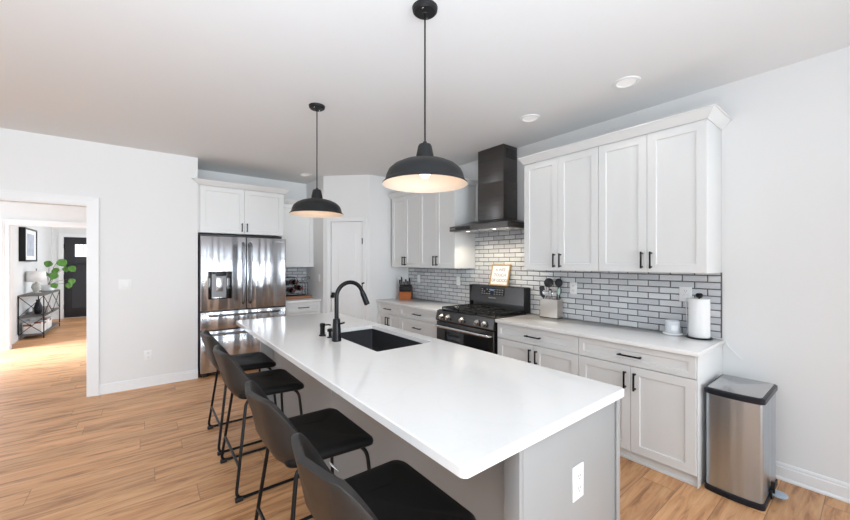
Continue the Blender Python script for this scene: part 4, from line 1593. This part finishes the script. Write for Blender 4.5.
spots = [(-0.078, -0.024, 0.2005, 0.105, ''), (-0.048, -0.03, 0.2005, 0.15, ''), (-0.015, -0.024, 0.2005, 0.075, ''), (0.015, -0.02, 0.2005, 0.11, ''), (0.046, -0.026, 0.2005, 0.085, ''), (0.076, -0.02, 0.2005, 0.13, '')]
klabels = ['black knife handle at the outer left edge of the knife block', 'longest black knife handle in the wooden block', 'short black knife handle in the middle of the block, third from its left edge', 'black knife handle fourth from the left edge of the wooden block', 'black knife handle fifth from the left edge of the wooden block', 'black knife handle nearest the tiles in the wooden block']
for (x, y, z, hgt, _), lb_ in zip(spots, klabels):
    p = rot @ Vector((x, y, z))
    t = thing('knife', lb_, 'knife', p, math.radians(-48), 'knives in the wooden block')
    MB().rings([[(a_ * 1.0 - 0.10 * zz, b_ * 1.0 + 0.12 * zz, zz) for a_, b_ in rrect(-0.009 * s_, 0.009 * s_, -0.014 * s_, 0.014 * s_, 0.005 * s_, 3)] for zz, s_ in ((0, 0.9), (hgt * 0.4, 1.0), (hgt * 0.85, 1.15), (hgt, 0.8))]).build('handle', M['blackplastic'], t, 40)
    MB().lathe([(0.0, hgt * 0.55), (0.0025, hgt * 0.55), (0.0, hgt * 0.55 + 0.002)], 8, (-0.0095 - 0.1 * hgt * 0.5, 0)).build('rivet', M['chrome'], t)

# wine rack on the small worktop
wk = thing('wine_rack', 'black scrolled wire wine rack standing on a wooden board by the fridge', 'wine rack', (1.88, 5.80, CTZ + 0.041))
RY_ = 0.0
b = MB()
wv = []
for yy in (-0.06, 0.06):
    b.tube(fillet([(-0.20, yy, 0.004), (-0.20, yy, 0.25), (-0.13, yy, 0.30), (0.02, yy, 0.30), (0.05, yy, 0.20), (0.20, yy, 0.22), (0.20, yy, 0.004)], 0.05), 0.0045, 8)
    b.tube([(-0.205, yy, 0.004), (0.205, yy, 0.004)], 0.0045, 8)
for x in (-0.20, 0.20, 0.05):
    b.tube([(x, -0.06, 0.03), (x, 0.06, 0.03)], 0.004, 8)
    b.tube([(x, -0.06, 0.21), (x, 0.06, 0.21)], 0.004, 8)
b.build('frame', M['black'], wk)
BOT = [(-0.135, 0.205), (-0.005, 0.215), (0.075, 0.125), (-0.045, 0.085)]
for (x, z) in BOT + [(-0.15, 0.075)]:
    r_ = MB()
    for yy in (-0.055, 0.055):
        r_.tube([(x + 0.045 * math.cos(a_), yy, z + 0.045 * math.sin(a_)) for a_ in [2 * PI * i / 20 for i in range(20)]], 0.0035, 6, closed=True)
    r_.build('ring', M['black'], wk)
for cx_, cz_, s_ in ((0.185, 0.27, 1), (0.16, 0.08, -1), (0.13, 0.26, 1), (0.13, 0.03, -1)):
    sc2 = [(cx_ + s_ * (0.045 - 0.0022 * i) * math.cos(0.5 * i), -0.063, cz_ + (0.045 - 0.0022 * i) * math.sin(0.5 * i)) for i in range(18)]
    MB().tube(sc2, 0.003, 6).build('scroll', M['black'], wk)
bl = ['dark wine bottle in the wine rack, nearest the fridge', 'red-capped wine bottle at the top of the rack', 'red-capped wine bottle lower down on the pantry side of the rack', 'red-capped wine bottle at the bottom middle of the rack']
for (x, z), lb_, mm in zip(BOT, bl, ('wineglass', 'red', 'red', 'red')):
    t = thing('wine_bottle', lb_, 'wine bottle', (1.88 + x, 5.80, CTZ + 0.041 + z), 0, 'bottles in the wine rack')
    R_ = lambda prof_: [[(rr_ * math.cos(a_), yy_, rr_ * math.sin(a_)) for a_ in [2 * PI * i / 24 for i in range(24)]] for rr_, yy_ in prof_]
    MB().rings(R_([(0.036, 0.16), (0.0375, 0.155), (0.0375, -0.03), (0.030, -0.065), (0.016, -0.085), (0.015, -0.10)])).build('glass', M['wineglass'], t, 50)
    MB().rings(R_([(0.0165, -0.09), (0.0165, -0.13), (0.018, -0.132), (0.018, -0.145), (0.014, -0.148)])).build('capsule', M[mm], t, 50)
    MB().rings(R_([(0.0382, 0.09), (0.0382, -0.02)]), False, False).build('label', M[mm] if mm == 'red' else M['paper'], t, 50)
bd = MB().box(1.66, 2.12, 5.66, 5.95, CTZ, CTZ + 0.04, 0.006).build('wooden_board', M['board'])
tag(bd, 'thick reddish wooden board under the wine rack', 'board')

# ------------------------------------------------------------------ entry hall furniture
cs = thing('console_table', 'black metal console table with cross braces in the entry hall', 'console table', (-1.895, 10.05, 0))
CW, CL = 0.35, 1.65
for x in (0.008, CW - 0.008):
    for y in (0.008, CL - 0.008):
        MB().box(x - 0.008, x + 0.008, y - 0.008, y + 0.008, 0, 0.82).build('leg', M['black'], cs)
for z in (0.07, 0.41):
    MB().box(0.001, CW - 0.001, 0.001, CL - 0.001, z, z + 0.02).build('shelf', M['shelfwood'], cs)
MB().box(-0.002, CW + 0.002, -0.002, CL + 0.002, 0.8205, 0.845, 0.002).build('tabletop', M['shelfwood'], cs)
for z0, z1 in ((0.09, 0.41), (0.43, 0.82)):
    x_ = MB()
    x_.tube([(0.01, 0.008, z0), (CW - 0.01, 0.008, z1)], 0.006, 6).tube([(0.01, 0.008, z1), (CW - 0.01, 0.008, z0)], 0.006, 6)
    x_.build('brace', M['black'], cs)
for y0, y1 in ((0.01, CL / 2), (CL / 2, CL - 0.01)):
    x_ = MB()
    x_.tube([(CW - 0.008, y0, 0.43), (CW - 0.008, y1, 0.82)], 0.006, 6).tube([(CW - 0.008, y0, 0.82), (CW - 0.008, y1, 0.43)], 0.006, 6)
    x_.build('brace', M['black'], cs)
# table lamp
tl = thing('table_lamp', 'table lamp with white drum shade and glass base on the hall console', 'table lamp', (-1.745, 10.62, 0.8455))
MB().lathe([(0.075, 0), (0.08, 0.01), (0.03, 0.02), (0.05, 0.06), (0.075, 0.12), (0.06, 0.18), (0.02, 0.21), (0.012, 0.25)], 24).build('base', mat('smoky_glass', (0.55, 0.53, 0.48), 0.12, var=0.1), tl, 50)
MB().lathe([(0.14, 0.235), (0.134, 0.45)], 32, cap=False).build('shade', M['shade'], tl, 60, solid=0.003)
MB().cyl((0, 0, 0.24), (0, 0, 0.485), 0.004, 8).lathe([(0.0, 0.48), (0.010, 0.485), (0.010, 0.495), (0.0, 0.5)], 12).build('finial', M['black'], tl)
# potted plant
pp = thing('potted_plant', 'broad-leaved green plant in a white pot on the hall console', 'plant', (-1.69, 11.36, 0.8455))
MB().lathe([(0.085, 0), (0.10, 0.01), (0.11, 0.13), (0.102, 0.135), (0.098, 0.11), (0.0, 0.11)], 28).build('pot', M['cup'], pp, 50)
stm, lf = MB(), MB()
random.seed(11)


def leaf(mb, c_, d_, nrm_, ln, wd_):
    d_ = d_.normalized()
    sd = d_.cross(nrm_).normalized()
    nr = sd.cross(d_)
    rows = []
    for s_, f_ in ((0, 0.06), (0.12, 0.62), (0.3, 0.98), (0.5, 1.0), (0.72, 0.75), (0.9, 0.32), (1.0, 0.03)):
        p_ = c_ + d_ * ln * s_ - nr * 0.10 * ln * s_ * s_
        rows.append([p_ + sd * wd_ * 0.5 * f_ * k_ + nr * (abs(k_) * 0.10 * wd_) for k_ in (-1, -0.5, 0, 0.5, 1)])
    mb.grid(rows)


LV = [(0.03, 0.0, 0.66, -0.35, 0.0, -0.9, 0.15), (0.17, 0.02, 0.69, 0.5, -0.1, -0.8, 0.19), (0.12, -0.06, 0.40, -0.3, -0.3, -0.9, 0.17), (0.27, 0.0, 0.53, 0.2, -0.1, -0.9, 0.13), (0.33, -0.03, 0.53, 0.7, -0.1, -0.7, 0.16), (0.36, 0.02, 0.26, 0.2, 0, -1.0, 0.14), (0.32, 0.0, 0.16, 0.1, 0, -1.0, 0.13), (0.09, -0.12, 0.165, 0.4, -0.2, -0.8, 0.13), (0.08, 0.09, 0.50, 0.2, 0.5, -0.7, 0.15), (-0.03, 0.08, 0.42, -0.4, 0.4, -0.6, 0.14)]
for x, y, z, dx_, dy_, dz_, ln_ in LV:
    tip = Vector((x, y, z))
    stm.tube([(0.02 * random.uniform(-1, 1), 0.02 * random.uniform(-1, 1), 0.11), (x * 0.5, y * 0.5, max(0.13, 0.11 + (z - 0.11) * 0.7)), tuple(tip)], 0.0045, 6, r_end=0.003)
    leaf(lf, tip, Vector((dx_, dy_, dz_)), Vector((0.25, -1.0, 0.25)), ln_, ln_ * 0.95)
stm.build('stems', M['stem'], pp)
lf.build('leaves', M['leaf'], pp, 60, solid=0.0015)
# things on the shelves
bx = thing('storage_basket', 'white basket with tan leather straps on the near bottom shelf of the console', 'basket', (-1.72, 10.34, 0.0905), 0, 'white baskets under the console')
b = MB()
b.rings([[(x, y, z) for x, y in rrect(-0.14 * s_, 0.14 * s_, -0.22 * s_, 0.22 * s_, 0.04, 4)] for z, s_ in ((0, 0.92), (0.01, 0.95), (0.21, 1.0), (0.21, 0.96), (0.02, 0.91))])
b.build('bin', M['shade'], bx, 40)
MB().box(-0.12, -0.01, -0.224, -0.2205, 0.15, 0.19, 0.001).box(0.03, 0.12, -0.224, -0.2205, 0.19, 0.225, 0.001).build('strap', M['leather_tan'], bx)
MB().box(0.1402, 0.143, -0.08, 0.08, 0.16, 0.20, 0.001).build('strap', M['leather_tan'], bx)
dup(bx, (-1.72, 10.86, 0.0905), 0, 'white basket with tan straps farther back on the bottom console shelf')
g1 = MB().box(-1.80, -1.58, 10.62, 10.95, 0.4305, 0.545, 0.004).build('storage_box', M['greybox'])
tag(g1, 'grey box on the middle shelf of the hall console', 'box')
vs = thing('vase', 'dark blue vase on the middle shelf of the hall console', 'vase', (-1.70, 10.50, 0.4305))
MB().lathe([(0.04, 0), (0.06, 0.05), (0.065, 0.14), (0.04, 0.22), (0.028, 0.26), (0.034, 0.29), (0.0, 0.29)], 24).build('vessel', M['navy'], vs, 50)
# picture on the hall wall
pc = thing('framed_picture', 'black framed grey print on the entry hall wall', 'picture', (-1.8995, 10.15, 1.49), PI / 2)
# local x -> +Y, local -y -> +X
PW, PH = 0.95, 0.66
f = MB()
f.box(0, PW, -0.09, 0, 0, 0.03).box(0, PW, -0.09, 0, PH - 0.03, PH).box(0, 0.03, -0.09, 0, 0.03, PH - 0.03).box(PW - 0.03, PW, -0.09, 0, 0.03, PH - 0.03)
f.build('frame', M['black'], pc)
MB().box(0.03, PW - 0.03, -0.075, -0.01, 0.03, PH - 0.03).build('mat', M['paper'], pc)
MB().box(0.2, PW - 0.2, -0.077, -0.0752, 0.11, PH - 0.11).build('print', M['photo'], pc)
